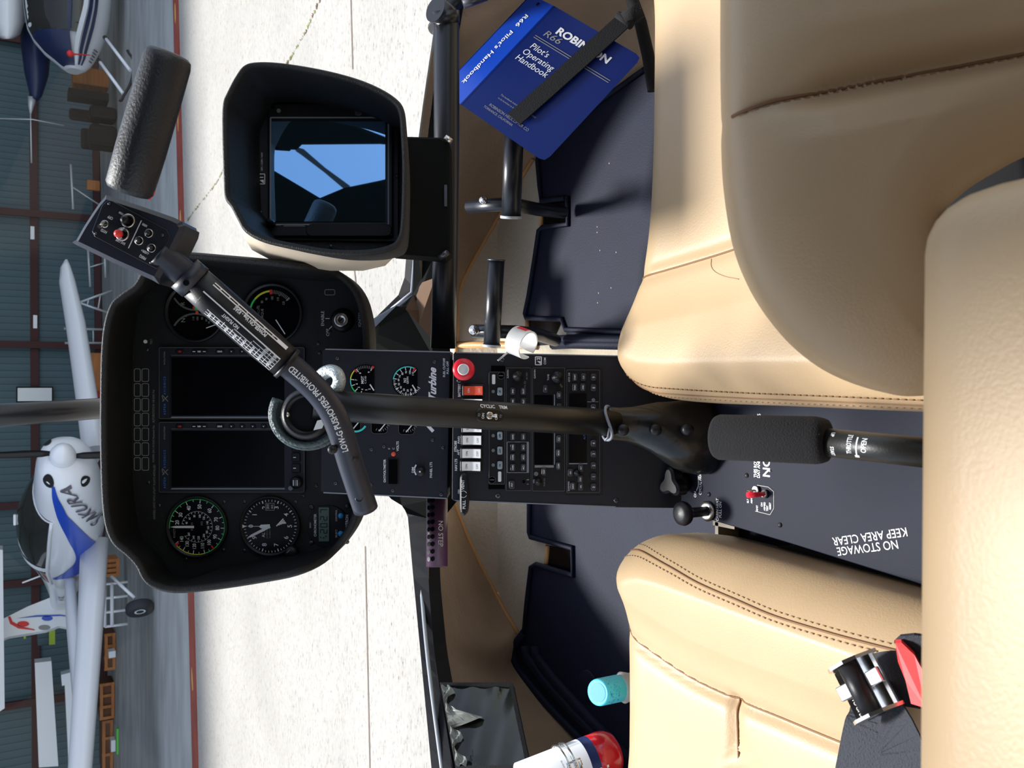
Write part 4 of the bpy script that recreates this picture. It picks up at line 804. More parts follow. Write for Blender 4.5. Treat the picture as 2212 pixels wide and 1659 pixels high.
for x, y in ((1531.6, 1068), (1613, 1027), (1685, 1134), (1664, 1017)):
    c_ = T(x, y); rr0 = .0028 if x != 1664 else .0014; q.lathe(c_[0], c_[1], [(rr0, ZT), (rr0, ZT + .001), (.0001, ZT + .002)], 'dark_steel' if x != 1664 else 'white_ink', 12)
q.build('tunnel_cover', tun)
def lathe_at(name, x, y, z, prof, m, par, tip=None, n=24):
    c_ = onz(x, y, z); q = MB(m); q.M = Matrix.Translation((c_.x, c_.y, z)); q.lathe(0, 0, prof, m, n); return q.build(name, par)
h_ = lathe_at('cabin_heat_knob', 1530, 1104, ZT, [(.006, 0), (.0062, .028), (.0095, .032), (.0138, .036), (.0150, .040), (.0138, .0445), (.008, .047), (.0001, .048)], 'black_plastic', tun)
lathe_at('collar', 1530, 1104, ZT, [(.0125, 0), (.0125, .003), (.0105, .005), (.0075, .005)], 'steel', h_)
c_ = onz(1655, 1068, ZT); q = MB('red_plastic'); q.tube([c_, c_ + Vector((.001, .001, .004))], .0046, 'steel', 14); g = q.build('guarded_switch', tun); q = MB('red_plastic'); q.tube([c_, c_ + Vector((.0, .007, .022))], [.0028, .0034], 'red_plastic', 12); q.build('red_toggle', g)
c_ = onz(1636, 1058, ZT); q = MB('steel'); q.tube([c_, c_ + Vector((0, 0, .004))], .0042, 'steel', 14); q.tube([c_, c_ + Vector((-.002, .004, .013))], [.0014, .002], 'chrome', 8); q.build('toggle_switch', tun)
c_ = onz(1480, 1042, ZT); q = MB('black_plastic'); q.M = Matrix.Translation(c_); q.prism([(.016 * (1 + .28 * math.cos(3 * a)) * math.cos(a), .016 * (1 + .28 * math.cos(3 * a)) * math.sin(a)) for a in [2 * PI * i / 40 + .4 for i in range(40)]], .012, .028, 'black_plastic', .003); q.cyl(0, 0, .012, 0, .014, 'black_plastic'); q.build('friction_knob', tun)
# bracket below the tunnel edge
br = thing('seat_bracket', 'pale metal angle bracket with bolts beneath the tunnel edge by the left seat', 'bracket', onz(1560, 1170, .90))
q = MB('cream_paint'); b0 = onz(1548, 1128, .93); b1 = onz(1548, 1196, .93); b2 = onz(1578, 1140, .93)
q.box((b0 + b1) / 2 + Vector((0, 0, -.03)), ((b0 - b1).length, .006, .06), 'cream_paint'); q.box((b0 + b2) / 2 + Vector((0, 0, -.03)), (.006, .04, .06), 'cream_paint'); q.box((b1 + Vector((.03, -.05, -.04))), (.10, .10, .006), 'tunnel_paint'); q.build('angle_plate', br)
for x, y in ((1563, 1183), (1577, 1180)): lathe_at('bolt', x, y, .90, [(.006, 0), (.006, .006), (.003, .010), (.0001, .010)], 'steel', br)
# ---------------------------------------------------------------- cabin shell
q = MB('carpet_beige'); q.box((-.02, .72, Z0 - .02), (1.5, 2.2, .04)); struct(q.build('floor'))
# toe board rising ahead of the floor, its edges follow the curved seams seen beside the pedals
TB0 = Vector((0, 1.80, Z0)); TBN = Vector((0, -math.sin(math.radians(42)), math.cos(math.radians(42))))
def tb(x, y): return onpl(x, y, TB0, TBN) if x < 1075 else onz(x, y, Z0 + .003)
LA = [(955, 1040), (980, 1080), (990, 1110), (1010, 1160), (1033, 1210), (1060, 1262), (1090, 1320), (1122, 1372)]
LF = [(1112, 1425), (1175, 1510), (1254, 1601), (1310, 1650), (1380, 1715), (1500, 1800)]
LB = [(900, 1040), (922, 1080), (922, 1130), (923, 1200), (926, 1265), (931, 1330), (936, 1400), (946, 1470), (955, 1530), (968, 1600), (975, 1659), (985, 1720), (1000, 1800), (1020, 1900)]
def curve_interp(P, n):
    P = [Vector(p) for p in P]; L = [0]
    for a, b in zip(P[:-1], P[1:]): L.append(L[-1] + (b - a).length)
    out = []
    for k in range(n):
        s_ = L[-1] * k / (n - 1); i = max(0, min(len(P) - 2, next((j for j in range(len(P) - 1) if L[j + 1] >= s_ - 1e-9), len(P) - 2))); out.append(P[i].lerp(P[i + 1], (s_ - L[i]) / max(1e-9, L[i + 1] - L[i])))
    return out
A3 = [tb(*p) for p in LA] + [onz(x, y, Z0 + .004) for x, y in LF]
dB = [1.90, 1.88, 1.85, 1.80, 1.76, 1.71, 1.65, 1.58, 1.53, 1.47, 1.42, 1.37, 1.31, 1.25]
B3 = [W(x, y, d) for (x, y), d in zip(LB, dB)]
def lining(A3, B3, name, side):
    a = curve_interp(A3, 40); b = curve_interp(B3, 40); q = MB('carpet_tan'); rows = []
    for k in range(9):
        t = k / 8; rows.append([a[i].lerp(b[i], t) + Vector((side * .055 * math.sin(PI * t), .03 * math.sin(PI * t), -.035 * math.sin(PI * t))) for i in range(40)])
    for th in (0, 1):
        q.loft([[p + Vector((side * .004, .004, -.006)) * th for p in r] for r in rows], 'carpet_tan', True, False, False)
    q.build(name); o = bpy.data.objects[name]; struct(o)
    q = MB('piping'); m_ = len(LA); q.tube(A3[:m_], .0048, 'piping', 10); return q.build('trim_' + ('2' if side < 0 else '1')), rows
o1, rowsL = lining(A3, B3, 'wall_left', -1); struct(o1)
RA = [(985, 770), (988, 700), (990, 640), (1000, 605), (1026, 556), (1058, 500), (1086, 452), (1122, 390), (1152, 342)]
RF = [(1170, 318), (1240, 262), (1320, 200), (1386, 152), (1440, 110), (1560, 20)]
RB = [(925, 770), (925, 700), (925, 660), (912, 615), (905, 560), (900, 500), (903, 430), (905, 360), (908, 300), (915, 240), (925, 170), (936, 100), (948, 30), (962, -40), (985, -160)]
dR = [1.90, 1.89, 1.88, 1.86, 1.84, 1.80, 1.75, 1.70, 1.65, 1.60, 1.55, 1.50, 1.44, 1.39, 1.30]
A4 = [tb(*p) for p in RA] + [onz(x, y, Z0 + .004) for x, y in RF]; B4 = [W(x, y, d) for (x, y), d in zip(RB, dR)]
RAn = len(RA); _LA = LA; LA = RA
o2, rowsR = lining(A4, B4, 'wall_right', 1); struct(o2); LA = _LA
tz = [tb(*p) for p in _LA[::-1] if p[0] < 1072] + [tb(*p) for p in RA if p[0] < 1072]
q = MB('carpet_beige'); q.raw([TB0 + Vector((-.62, 0, 0))] + tz + [TB0 + Vector((.62, 0, 0))], [tuple(range(len(tz) + 2))]); q.raw([p + Vector((0, .004, -.01)) for p in [TB0 + Vector((-.62, 0, 0))] + tz + [TB0 + Vector((.62, 0, 0))]], [tuple(range(len(tz) + 2))]); struct(q.build('wall_front'))
q = MB('piping'); q.tube([tb(989, 745), tb(1060, 745), tb(1120, 747), tb(1160, 748)], .008, 'piping', 10); struct(q.build('trim_3'))
# sills and lower windshield frames
def ribbon(q, pts, wid, thick, m, d=None):     # bar that follows a polyline, px width given at its own depth
    P = [W(*t) for t in pts]; q.tube(P, 1.0, m, 4, False, True, (wid, thick)) if False else q.tube(P, [wid] * len(P), m, 12, True, True, (thick / wid, 1.0))
q = MB('tube_black')
outL = [(868, 1086, 1.93), (880, 1106, 1.92), (893, 1250, 1.80), (912, 1450, 1.62), (932, 1659, 1.45), (948, 1800, 1.35)]
inL = [(925, 1070, 1.90), (924, 1110, 1.88), (926, 1265, 1.76), (938, 1410, 1.64), (978, 1659, 1.42), (1004, 1800, 1.31)]
def strip(q, o, i, m, dep=.02):
    n = 20; a = curve_interp([W(*t) for t in o], n); b = curve_interp([W(*t) for t in i], n); dn = Vector((0, .3, -1)) * dep
    q.loft([[a[k], b[k], b[k] + dn, a[k] + dn] for k in range(n)], m, False)
strip(q, outL, inL, 'sill_black', .03)
midL = [((a[0] + b[0]) / 2, (a[1] + b[1]) / 2, a[2] - .012) for a, b in zip(outL, inL)]
q.tube(spl([W(*t) for t in midL[1:]], 4, False), .004, 'silver_frame', 8)
struct(q.build('window_1'))
q = MB('tube_black')
outR = [(800, 697, 1.93), (872, 626, 1.92), (878, 545, 1.9), (893, 400, 1.8), (905, 290, 1.68), (917, 200, 1.6), (938, 60, 1.5), (955, -60, 1.4)]
inR = [(815, 722, 1.92), (895, 640, 1.90), (904, 545, 1.88), (912, 400, 1.78), (925, 290, 1.66), (942, 200, 1.58), (962, 60, 1.48), (980, -60, 1.38)]
strip(q, outR, inR, 'sill_black', .03)
q.tube([W(*t) for t in ((897, 545, 1.885), (890, 632, 1.885), (846, 668, 1.885))], .0045, 'silver_frame', 8)
q.raw([W(*t) for t in ((856, 658, 1.87), (893, 636, 1.87), (862, 662, 1.865), (801, 716, 1.86), (800, 692, 1.86))], [(0, 1, 2, 3, 4)], 'highlight_trim_grey')
struct(q.build('window_2'))
q = MB('heli_dark_green'); P = [W(*t) for t in ((801, 716, 1.84), (856, 661, 1.84), (880, 672, 1.84), (932, 722, 1.80), (935, 770, 1.80), (780, 770, 1.84))]; q.loft([P, [p + Vector((0, .02, -.05)) for p in P]], 'heli_dark_green', False)
P = [W(*t) for t in ((876, 668, 1.80), (895, 636, 1.87), (912, 610, 1.85), (940, 600, 1.8), (940, 740, 1.8), (905, 700, 1.80))]; q.loft([P, [p + Vector((0, .01, -.04)) for p in P]], 'brown_trim', False)
P = [W(*t) for t in ((893, 545, 1.86), (940, 545, 1.84), (940, 620, 1.84), (905, 640, 1.85), (888, 660, 1.85), (872, 672, 1.86), (868, 660, 1.87), (892, 636, 1.87))]; q.loft([P, [p + Vector((0, .01, -.04)) for p in P]], 'heli_dark_green', False)
P = [W(*t) for t in ((845, 1078, 1.86), (868, 1092, 1.86), (880, 1110, 1.86), (925, 1120, 1.86), (960, 1075, 1.80), (960, 900, 1.80), (820, 900, 1.84), (830, 1062, 1.84))]; q.loft([P, [p + Vector((0, .02, -.05)) for p in P]], 'heli_dark_green', False)
struct(q.build('trim_4'))
# ahead of the windshield: centre post and glass
q = MB('tube_black'); pa, pb = W(-60, 902, 1.55), W(330, 874, 1.95)
q.tube([pa, pb], .0215, 'tube_black', 24); q.tube([pa + Vector((0, -.012, .012)), pb + Vector((0, -.012, .012))], .0150, 'heli_dark_green', 20)
o = q.build('window_3'); struct(o)
q = MB('windshield_glass'); rows = []
low = [W(x, y, d) for (x, y), d in list(zip(LB, dB))[::-1]] + [W(868, 900, 1.95)] + [W(x, y, d) for (x, y), d in zip(RB, dR)]
low = curve_interp(low, 30)
for k in range(8):
    t = k / 7; rows.append([Vector((p.x * (1 - .45 * t), (p.y + .10 * math.sin(t * PI)) * (1 - t) + t * .85, p.z + t * (2.02 - p.z) + .05 * math.sin(t * PI))) for p in low])
q.loft(rows, 'windshield_glass', True, False, False); o = q.build('window_4'); struct(o)
# unseen cabin roof, its opening shaped to give the display's screen its reflection
def mir(x, y, z):                  # where the ray mirrored by the screen at photo pixel (x, y) meets the height z
    s_ = cs(x, y, GF - .0112); d_ = CF.to_3x3() @ Vector((s_.x, s_.y, GF - .0112)); p_ = CF @ s_; return p_ + d_ * ((z - p_.z) / d_.z)
ZRF = 2.06; hole = [(540, 318), (560, 330), (591, 368), (650, 403), (695, 430), (757, 404), (834, 388), (900, 372), (900, 306), (834, 309), (655, 310), (640, 324), (611, 322), (604, 316)]
H2 = [mir(x, y, ZRF) for x, y in hole]; hc = sum(H2, Vector()) / len(H2); big = []
for p_ in H2:                      # project every hole corner onto the roof outline to stitch a ring
    d_ = (p_ - hc); t_ = min([abs(((.62 if d_.x > 0 else -.06) - hc.x) / d_.x) if abs(d_.x) > 1e-6 else 9e9, abs(((.95 if d_.y > 0 else -1.5) - hc.y) / d_.y) if abs(d_.y) > 1e-6 else 9e9]); big.append(hc + d_ * t_)
q = MB('heli_dark_green'); 
for zz in (0, .02): q.loft([[p + Vector((0, 0, zz)) for p in H2 + H2[:1]], [p + Vector((0, 0, zz)) for p in big + big[:1]]], 'heli_dark_green', False, False, False)
q.loft([[(-.66, -1.5, ZRF + z_), (-.66, .465, ZRF + z_), (-.10, .485, ZRF + z_), (.0, .59, ZRF + z_), (.0, -1.5, ZRF + z_)] for z_ in (.021, .04)], 'heli_dark_green', False); q.box((-.13, .80, ZRF + .015), (.27, .34, .02)); q.box((-.30, .50, ZRF + .015), (.03, .94, .02)); q.box((.2, -1.2, ZRF + .01), (1.0, .6, .02)); struct(q.build('ceiling'))  # edge, gap and cross pieces shaped to shade displays and light the left backrest
q = MB('carpet_tan'); q.box((-.02, -1.55, 1.4), (1.34, .04, 1.32)); struct(q.build('wall_back')); q = MB('carpet_tan'); q.box((-.68, -.82, 1.08), (.03, 1.44, .66)); q.box((.66, -.72, 1.08), (.03, 1.64, .66)); struct(q.build('wall_rear_sides')); q = MB('carpet_tan'); q.box((-.725, .50, .90), (.03, 1.30, .44), 'carpet_tan', .01); q.box((.705, .50, .90), (.03, 1.15, .44), 'carpet_tan', .01); struct(q.build('wall_door_sills')); q = MB('leather'); q.box((-.02, -.95, 1.0), (1.2, .5, .14), 'leather', .03); q.box((-.02, -1.3, 1.3), (1.2, .14, .6), 'leather', .03); tag(q.build('rear_bench'), 'tan leather rear bench seat behind the front seats', 'seat')  # unseen rear walls added to cut sky light on the backrests
BL = [(642, 318), (656, 322), (702, 362), (757, 402), (745, 410), (700, 372), (650, 334), (638, 326)]
q = MB('black_plastic'); q.loft([[mir(*t, 2.9) for t in BL], [mir(*t, 2.93) for t in BL]], 'black_plastic', False)
rb = q.build('rotor_blade'); tag(rb, 'dark rotor blade above the cabin mirrored across the navigation screen', 'rotor blade')
# ---------------------------------------------------------------- rubber mats
def matpoly(name, pts, label, holes=None, th=.009):
    P = [onz(x, y, Z0 + th)[:2] for x, y in pts]; q = MB('rubber'); q.prism(P, Z0 + .0004, Z0 + th, 'rubber', .0025); return q, P
RM = [(1386, 152), (1300, 214), (1220, 278), (1163, 322), (1158, 345), (1163, 400), (1166, 431), (1224, 424), (1224, 484), (1168, 489), (1162, 497), (1153, 560), (1140, 640), (1132, 680), (1134, 689), (1216, 689), (1221, 712), (1223, 740), (1500, 748), (1560, 400), (1620, 120)]
q, P = matpoly('m', RM, '')
def lip(q, pts, r=.0055, dz=.012): q.tube([onz(x, y, Z0 + dz) for x, y in pts], r, 'rubber', 10)
lip(q, [(1392, 150), (1300, 216), (1222, 280), (1168, 326), (1161, 345), (1166, 402), (1170, 434), (1222, 428)]); lip(q, [(1226, 424), (1227, 485), (1172, 491), (1164, 498), (1155, 560), (1142, 640), (1134, 678), (1137, 687), (1214, 690), (1222, 712), (1500, 722)])
for y0 in (733, 743): q.tube([onz(1195, y0 + 2, Z0 + .02), onz(1230, y0, Z0 + .02), onz(1500, y0 + 4, Z0 + .02)], .010, 'rubber', 10)
for x, y in ((1290, 490), (1290, 502), (1296, 541), (1331, 545), (1293, 633), (1320, 622), (1291, 654), (1316, 353)): 
    c_ = onz(x, y, Z0 + .0095); q.box(c_, (.0022, .0012, .0006), 'cream_paint')
a = q.build('rubber_mat'); tag(a, 'black moulded rubber floor mat under the right foot pedals', 'floor mat', None)
LM = [(1140, 1075), (1140, 1150), (1143, 1160), (1235, 1184), (1236, 1244), (1156, 1219), (1144, 1224), (1135, 1300), (1129, 1367), (1109, 1392), (1106, 1421), (1117, 1450), (1180, 1525), (1254, 1601), (1330, 1670), (1600, 1800), (1700, 1500), (1640, 1200), (1560, 1075)]
q, P = matpoly('m', LM, '')
lip(q, [(1143, 1075), (1143, 1150), (1146, 1160), (1237, 1184), (1238, 1243), (1158, 1219), (1147, 1225), (1138, 1300), (1132, 1366)])
lip(q, [(1132, 1366), (1112, 1392), (1109, 1421), (1120, 1448), (1183, 1523), (1257, 1599), (1333, 1668)], .009, .012)
for o_ in (14, 36): q.tube([onz(1122 + o_, 1395, Z0 + .008), onz(1126 + o_, 1420, Z0 + .008), onz(1165 + o_, 1470, Z0 + .008), onz(1240 + o_, 1552, Z0 + .008), onz(1330 + o_, 1640, Z0 + .008)], .012, 'rubber', 10)
c_ = onz(1273, 1482, Z0 + .009); q.lathe(c_.x, c_.y, [(.032, Z0 + .008), (.032, Z0 + .012), (.027, Z0 + .014), (.0001, Z0 + .013)], 'rubber', 24)
a = q.build('rubber_mat'); tag(a, 'blue-black rubber floor mat on the left with an empty pedal slot', 'floor mat')
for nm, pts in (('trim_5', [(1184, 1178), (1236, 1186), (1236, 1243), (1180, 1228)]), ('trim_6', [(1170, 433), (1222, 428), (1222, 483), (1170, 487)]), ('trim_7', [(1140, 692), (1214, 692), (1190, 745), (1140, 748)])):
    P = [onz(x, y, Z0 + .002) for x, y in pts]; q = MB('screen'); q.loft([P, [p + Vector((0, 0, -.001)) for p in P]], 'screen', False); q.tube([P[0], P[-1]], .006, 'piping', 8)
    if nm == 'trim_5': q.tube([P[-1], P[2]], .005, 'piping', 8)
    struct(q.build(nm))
# ---------------------------------------------------------------- pedals
def pedal(name, label, bar_, bd, r, arm, pin):
    t = thing(name, label, 'pedal', W(*arm[-1]), 'foot pedals')
    q = MB('tube_black'); a, b = W(*bar_[0], bd[0]), W(*bar_[1], bd[1]); q.tube([a, b], r, 'tube_black', 24); ax = (b - a).normalized()
    q.tube([a - ax * .0015, a + ax * .001], r * 1.08, 'dark_steel', 24); q.tube([b - ax * .001, b + ax * .004], r * 1.12, 'alu', 24); q.build('pedal_bar', t)
    q = MB('tube_black'); q.tube([W(*p) for p in arm], .0125, 'tube_black', 18); q.build('pedal_arm', t)
    x, y, d, pr = pin; q = MB('chrome', CF @ Matrix.Translation(cs(x, y, d))); q.lathe(0, 0, [(.0035, -.03), (.0035, 0)], 'dark_steel', 12); q.lathe(0, 0, [(pr, 0), (pr * 1.05, .003), (pr * .8, .006), (pr * .4, .0065), (pr * .35, .010), (.0001, .0105)], 'chrome', 20); q.build('locking_pin', t); return t
pedal('foot_pedal', 'right foot pedal, a black tube by the blue binder with a strap end', ((1111, 264), (1104, 467)), (1.52, 1.56), .0172, [(1014, 447, 1.66), (1060, 443, 1.62), (1105, 441, 1.585), (1160, 452, 1.66), (1216, 458, 1.76)], (1044, 433, 1.60, .0075))
pedal('foot_pedal', 'left foot pedal of the pair, a black tube beside the clear ring', ((1072, 562), (1062, 745)), (1.56, 1.58), .0148, [(1025, 715, 1.64), (1060, 716, 1.61), (1110, 717, 1.60), (1160, 722, 1.68), (1200, 735, 1.76)], (1024, 713, 1.60, .0095))
# fuel cutoff guard ring with its bead chain
t = thing('guard_ring', 'frosted clear plastic guard ring with red lettering hanging on a bead chain', 'guard ring', W(1130, 740, 1.10))
q = MB('frost'); c0 = cs(1126, 740, 1.06); axr = Vector((.12, .75, .65)).normalized(); axr = Vector((-.35, -.8, .6)).normalized(); e1 = axr.orthogonal().normalized(); e2 = axr.cross(e1); w_ = .011; Rr = .0158
ringo = []; n_ = 40
for i in range(n_ + 1):
    a = math.radians(14 + 332 * i / n_); ringo.append([CF @ (c0 + (e1 * math.cos(a) + e2 * math.sin(a)) * R_ + axr * zz) for R_, zz in ((Rr, -w_), (Rr + .0018, -w_), (Rr + .0018, w_), (Rr, w_))])
q.loft(ringo, 'frost', False); q.build('clear_ring', t)
q = MB('red_soft'); rl = []
for i in range(10):
    a = math.radians(100 + 62 * i / 9); rl.append([CF @ (c0 + (e1 * math.cos(a) + e2 * math.sin(a)) * (Rr + .0021) + axr * zz) for zz in (-.007, .007)])
q.loft(rl, 'red_soft', True, False, False); q.build('red_label', t)
q = MB('steel'); p0, p1 = W(1108, 752, 1.06), W(1077, 778, 1.115)
for i in range(14): 
    c_ = p0.lerp(p1, i / 13); q.M = Matrix.Translation(c_); q.lathe(0, 0, [(.0001, -.0017), (.0012, -.0012), (.0017, 0), (.0012, .0012), (.0001, .0017)], 'chrome', 8)
q.M = Matrix.Identity(4); q.tube([p0, p1], .0005, 'steel', 6); q.build('bead_chain', t)
# ---------------------------------------------------------------- blue handbook in its ring binder and the elastic strap
nB = Vector((.36, .30, 1)).normalized(); cA = cs(1197, 13, 1.42)
def onb(x, y): v = cs(x, y, 1.0); return CF @ (v * (nB.dot(cA) / nB.dot(v)))
A_, B_, D_ = onb(1197, 13), onb(996, 226), onb(1389, 122)
ey = (A_ - B_).normalized(); hB = (A_ - B_).length; ex = (D_ - A_); ex = (ex - ey * ex.dot(ey)).normalized(); wB = (D_ - A_).dot(ex); nrm = ex.cross(ey)
Mb = Matrix(((ex.x, ey.x, nrm.x, B_.x), (ex.y, ey.y, nrm.y, B_.y), (ex.z, ey.z, nrm.z, B_.z), (0, 0, 0, 1)))
bd_ = thing('ring_binder', 'blue pilot operating handbook binder held against the right wall by a black strap', 'binder', B_)
tk = Mb.to_3x3().inverted() @ (W(1146, -12, 1.47) - A_)            # the binder sags: its spine leans away from the cover
cov = [(0, 0), (wB - .012, 0), (wB - .003, .003), (wB, .012), (wB, hB - .012), (wB - .003, hB - .003), (wB - .012, hB), (0, hB)]
def skew(q, pts, t0, t1, m, ins=0): 
    P = offs(pts, ins) if ins else pts; q.loft([[Vector((a, b, 0)) + tk * t for a, b in P] for t in (t0, t1)], m, False)
q = MB('binder_blue', Mb); skew(q, cov, .04, 0, 'binder_blue'); skew(q, cov, 1.0, .96, 'binder_blue')
def bt(t, x, y, h, ws=1., bold=0, sh=.0, m='white_ink'): q.text(t, x * wB, y * hB, h, .0006, m, 0, ws, bold, sh)
bt('ROBINSON', .50, .855, .0125, 1.25, .035)
for i in range(2): q.line((.07 * wB, (.735 - i * .018) * hB), (.93 * wB, (.735 - i * .018) * hB), .0011, .0006, 'grey_ink')
bt('R66', .22, .79, .0115, 1.4, .0, .15, 'grey_ink'); bt("Pilot's", .215, .655, .0105, 1.1, 0, .1); bt('Operating', .27, .59, .0105, 1.1, 0, .1); bt('Handbook', .265, .525, .0105, 1.1, 0, .1)
bt('This handbook includes the material required', .44, .225, .0030, 1, 0, 0, 'grey_ink'); bt('to be furnished to the pilot by FAR 27', .41, .195, .0030, 1, 0, 0, 'grey_ink'); bt('ROBINSON HELICOPTER CO', .45, .12, .0048, 1, 0, 0, 'grey_ink'); bt('TORRANCE, CALIFORNIA', .36, .085, .0040, 1, 0, 0, 'grey_ink')
q.build('cover', bd_)
q = MB('spine_blue', Mb); dl = tk.length; du = tk.normalized(); on = Vector((0, 1, 0)).cross(du).normalized(); on = on if (Mb.to_3x3() @ on).dot(CAM - A_) > 0 else -on
q.loft([[Vector((0, y_, 0)), Vector((0, y_, 0)) + tk, Vector((.003, y_, 0)) + tk, Vector((.003, y_, 0))] for y_ in (0, hB)], 'spine_blue', False)
q.text("R66  Pilot's Handbook", 0, 0, .0105, 0, 'white_ink', 0, 1.15, .01, .1, fn=lambda X, Y: Vector((0, hB * .49 - X, 0)) + du * (dl * .52 - Y) + on * .0008)
for yy in (.05, .955):
    c_ = Vector((0, hB * yy, 0)) + du * dl * .5 + on * .001; q.raw([c_ + (du * math.cos(a) + Vector((0, 1, 0)) * math.sin(a)) * .0034 for a in [2 * PI * i / 12 for i in range(12)]], [tuple(range(12))], 'screen')
q.build('spine', bd_)
q = MB('paper', Mb); skew(q, [(.012, .002), (wB - .01, .002), (wB - .01, hB - .004), (.012, hB - .004)], .05, .72, 'paper'); q.build('pages', bd_)
q = MB('strap'); a = [W(x, y, d) for x, y, d in ((1330, 36, 1.385), (1362, 70, 1.385))]; SP = [(1350, 48), (1300, 94), (1240, 148), (1180, 202), (1112, 262)]
P = spl([onb(*t) + nrm * .004 for t in SP], 5, False); dS = (P[-1] - P[0]).normalized(); sS = nrm.cross(dS).normalized() * .0155
q.loft([[p + sS, p + sS + nrm * .0022, p - sS + nrm * .0022, p - sS] for p in P], 'strap', False); q.tube([P[0] + sS, P[0] - sS], .007, 'strap', 12); q.tube([P[0] + nrm * .0, W(1385, 20, 1.36)], .012, 'strap', 10)
q.build('elastic_strap'); o = bpy.data.objects['elastic_strap']; tag(o, 'black elastic strap stretched across the blue binder', 'strap')
# door frame pieces at the top right edge of the view
q = MB('tube_black'); q.tube([W(1412, 195, 1.40), W(1400, 120, 1.40), W(1384, 50, 1.40), W(1358, -20, 1.40)], .010, 'strap', 16); q.tube([W(1022, -30, 1.42), W(975, 12, 1.40), W(940, 60, 1.55)], .013, 'tube_black', 14); q.tube([W(1050, -10, 1.35), W(1000, 8, 1.35)], .008, 'dark_steel', 12); struct(q.build('door_1'))
# ---------------------------------------------------------------- map pocket, extinguisher, bottle on the left
mp_ = thing('map_pocket', 'dark clear-windowed map pocket with black border on the left wall', 'pocket', W(1060, 1580, 1.38))
o4 = [W(950, 1474, 1.545), W(1107, 1474, 1.50), W(1148, 1665, 1.32), W(985, 1665, 1.385), ]; c_ = sum(o4, Vector()) / 4; nn = (o4[1] - o4[0]).cross(o4[3] - o4[0]).normalized(); nn = nn if nn.dot(CAM - c_) > 0 else -nn
Mp = None; q = MB('strap'); i4 = [c_ + (p - c_) * .90 + nn * .001 for p in o4]; q.loft([[o4[k], i4[k], i4[k] - nn * .004, o4[k] - nn * .004] for k in (0, 1, 2, 3, 0)], 'strap', False, False); q.loft([[p - nn * .010 for p in o4], [p - nn * .012 for p in o4]], 'strap', False); q.build('border', mp_)
def bil(u, v): return (o4[0] * (1 - u) + o4[1] * u) * (1 - v) + (o4[3] * (1 - u) + o4[2] * u) * v
q = MB('pocket_vinyl'); g_ = [[bil(.05 + .9 * i / 20, .05 + .93 * j / 20) + nn * (.0015 * math.sin(i * .9 + j * .5) - .0015) for i in range(21)] for j in range(21)]; q.loft(g_, 'pocket_vinyl', True, False, False); q.build('window_film', mp_)
q = MB('pocket_film'); g_ = [[bil(.02 + (.10 + .07 * math.sin(j * .9) + (.38 if 8 < j < 13 else 0) * math.sin((j - 8) * PI / 5)) * i / 6, .06 + .9 * j / 24) + nn * (.004 + .004 * math.sin(i * 1.3 + j * 1.7)) for i in range(7)] for j in range(25)]; q.loft(g_, 'pocket_film', True, False, False); q.build('crumpled_sheet', mp_)
ex_ = thing('fire_extinguisher', 'small red and white fire extinguisher in a metal clamp at the left door', 'fire extinguisher', W(1310, 1640, 1.30))
EA, EB = W(1300, 1632, 1.245), W(1130, 1700, 1.20); ax = (EB - EA).normalized(); q = MB('ext_red'); Re = .0325
q.tube([EA - ax * t for t in (.024, .020, .010, 0)] + [EA + ax * .016], [Re * .55, Re * .8, Re * .97, Re, Re], 'ext_red', 32); q.tube([EA + ax * .016, EA + ax * .030], Re, 'navy', 32); q.tube([EA + ax * .030, EB], Re, 'label_white', 32)
v = (CAM - EA); v = (v - ax * v.dot(ax)).normalized(); u = ax.cross(v)
for sgn in (1,):
    for i in range(26): 
        th = .55; c0 = EA + ax * (.006 + .0055 * i) + (v * math.cos(th) - u * math.sin(th)) * (Re + .0004); q.raw([c0, c0 + ax * .0032, c0 + ax * .0032 + (v * -math.sin(th) - u * math.cos(th)) * -.004, c0 + (v * -math.sin(th) - u * math.cos(th)) * -.004], [(0, 1, 2, 3)], 'red_soft' if i % 2 else 'white_plastic')
for k, (t_, h) in enumerate((('FIRE', .005), ('EXTINGUISHER', .003), ('HALON 1211', .0028), ('FOR AVIATION USE', .0020))):
    q.text(t_, 0, 0, h, 0, 'navy', 0, .8, .01, fn=lambda X, Y, k=k: (lambda th: EA + ax * (.045 + .008 * k - Y) + (v * math.cos(th) + u * math.sin(th)) * (Re + .0003))(.1 + X / Re))
q.build('cylinder', ex_)
q = MB('chrome')
for s_ in (.052, .062):
    q.tube([EA + ax * s_ + (v * math.cos(a) + u * math.sin(a)) * (Re + .0025) for a in [2 * PI * i / 30 for i in range(31)]], .0018, 'chrome', 8, cap=False)
q.tube([EA + ax * .047 + v * .034 - u * .008, EA + ax * .047 + v * .040 + u * .006, EA + ax * .067 + v * .040 + u * .006, EA + ax * .067 + v * .034 - u * .008, EA + ax * .047 + v * .034 - u * .008], .0022, 'chrome', 8); q.build('clamp', ex_)
bo = thing('water_bottle', 'clear plastic bottle with bright blue cap on the floor ahead of the left seat', 'bottle', W(1420, 1496, 1.35))
CA, CB = W(1291, 1496, 1.165), W(1334, 1487, 1.20); ax = (CB - CA).normalized(); q = MB('cap_blue'); rc = .0175
q.tube([CA, CA + ax * .001, CA + ax * .004, CB], [rc * .9, rc * .97, rc, rc * 1.02], 'cap_blue', 32, False); q.tube([CA - ax * .0004, CA + ax * .0001], rc * .72, 'cap_dark', 28)
v = (CAM - CA); v = (v - ax * v.dot(ax)).normalized(); u = ax.cross(v); rng = random.Random(3)
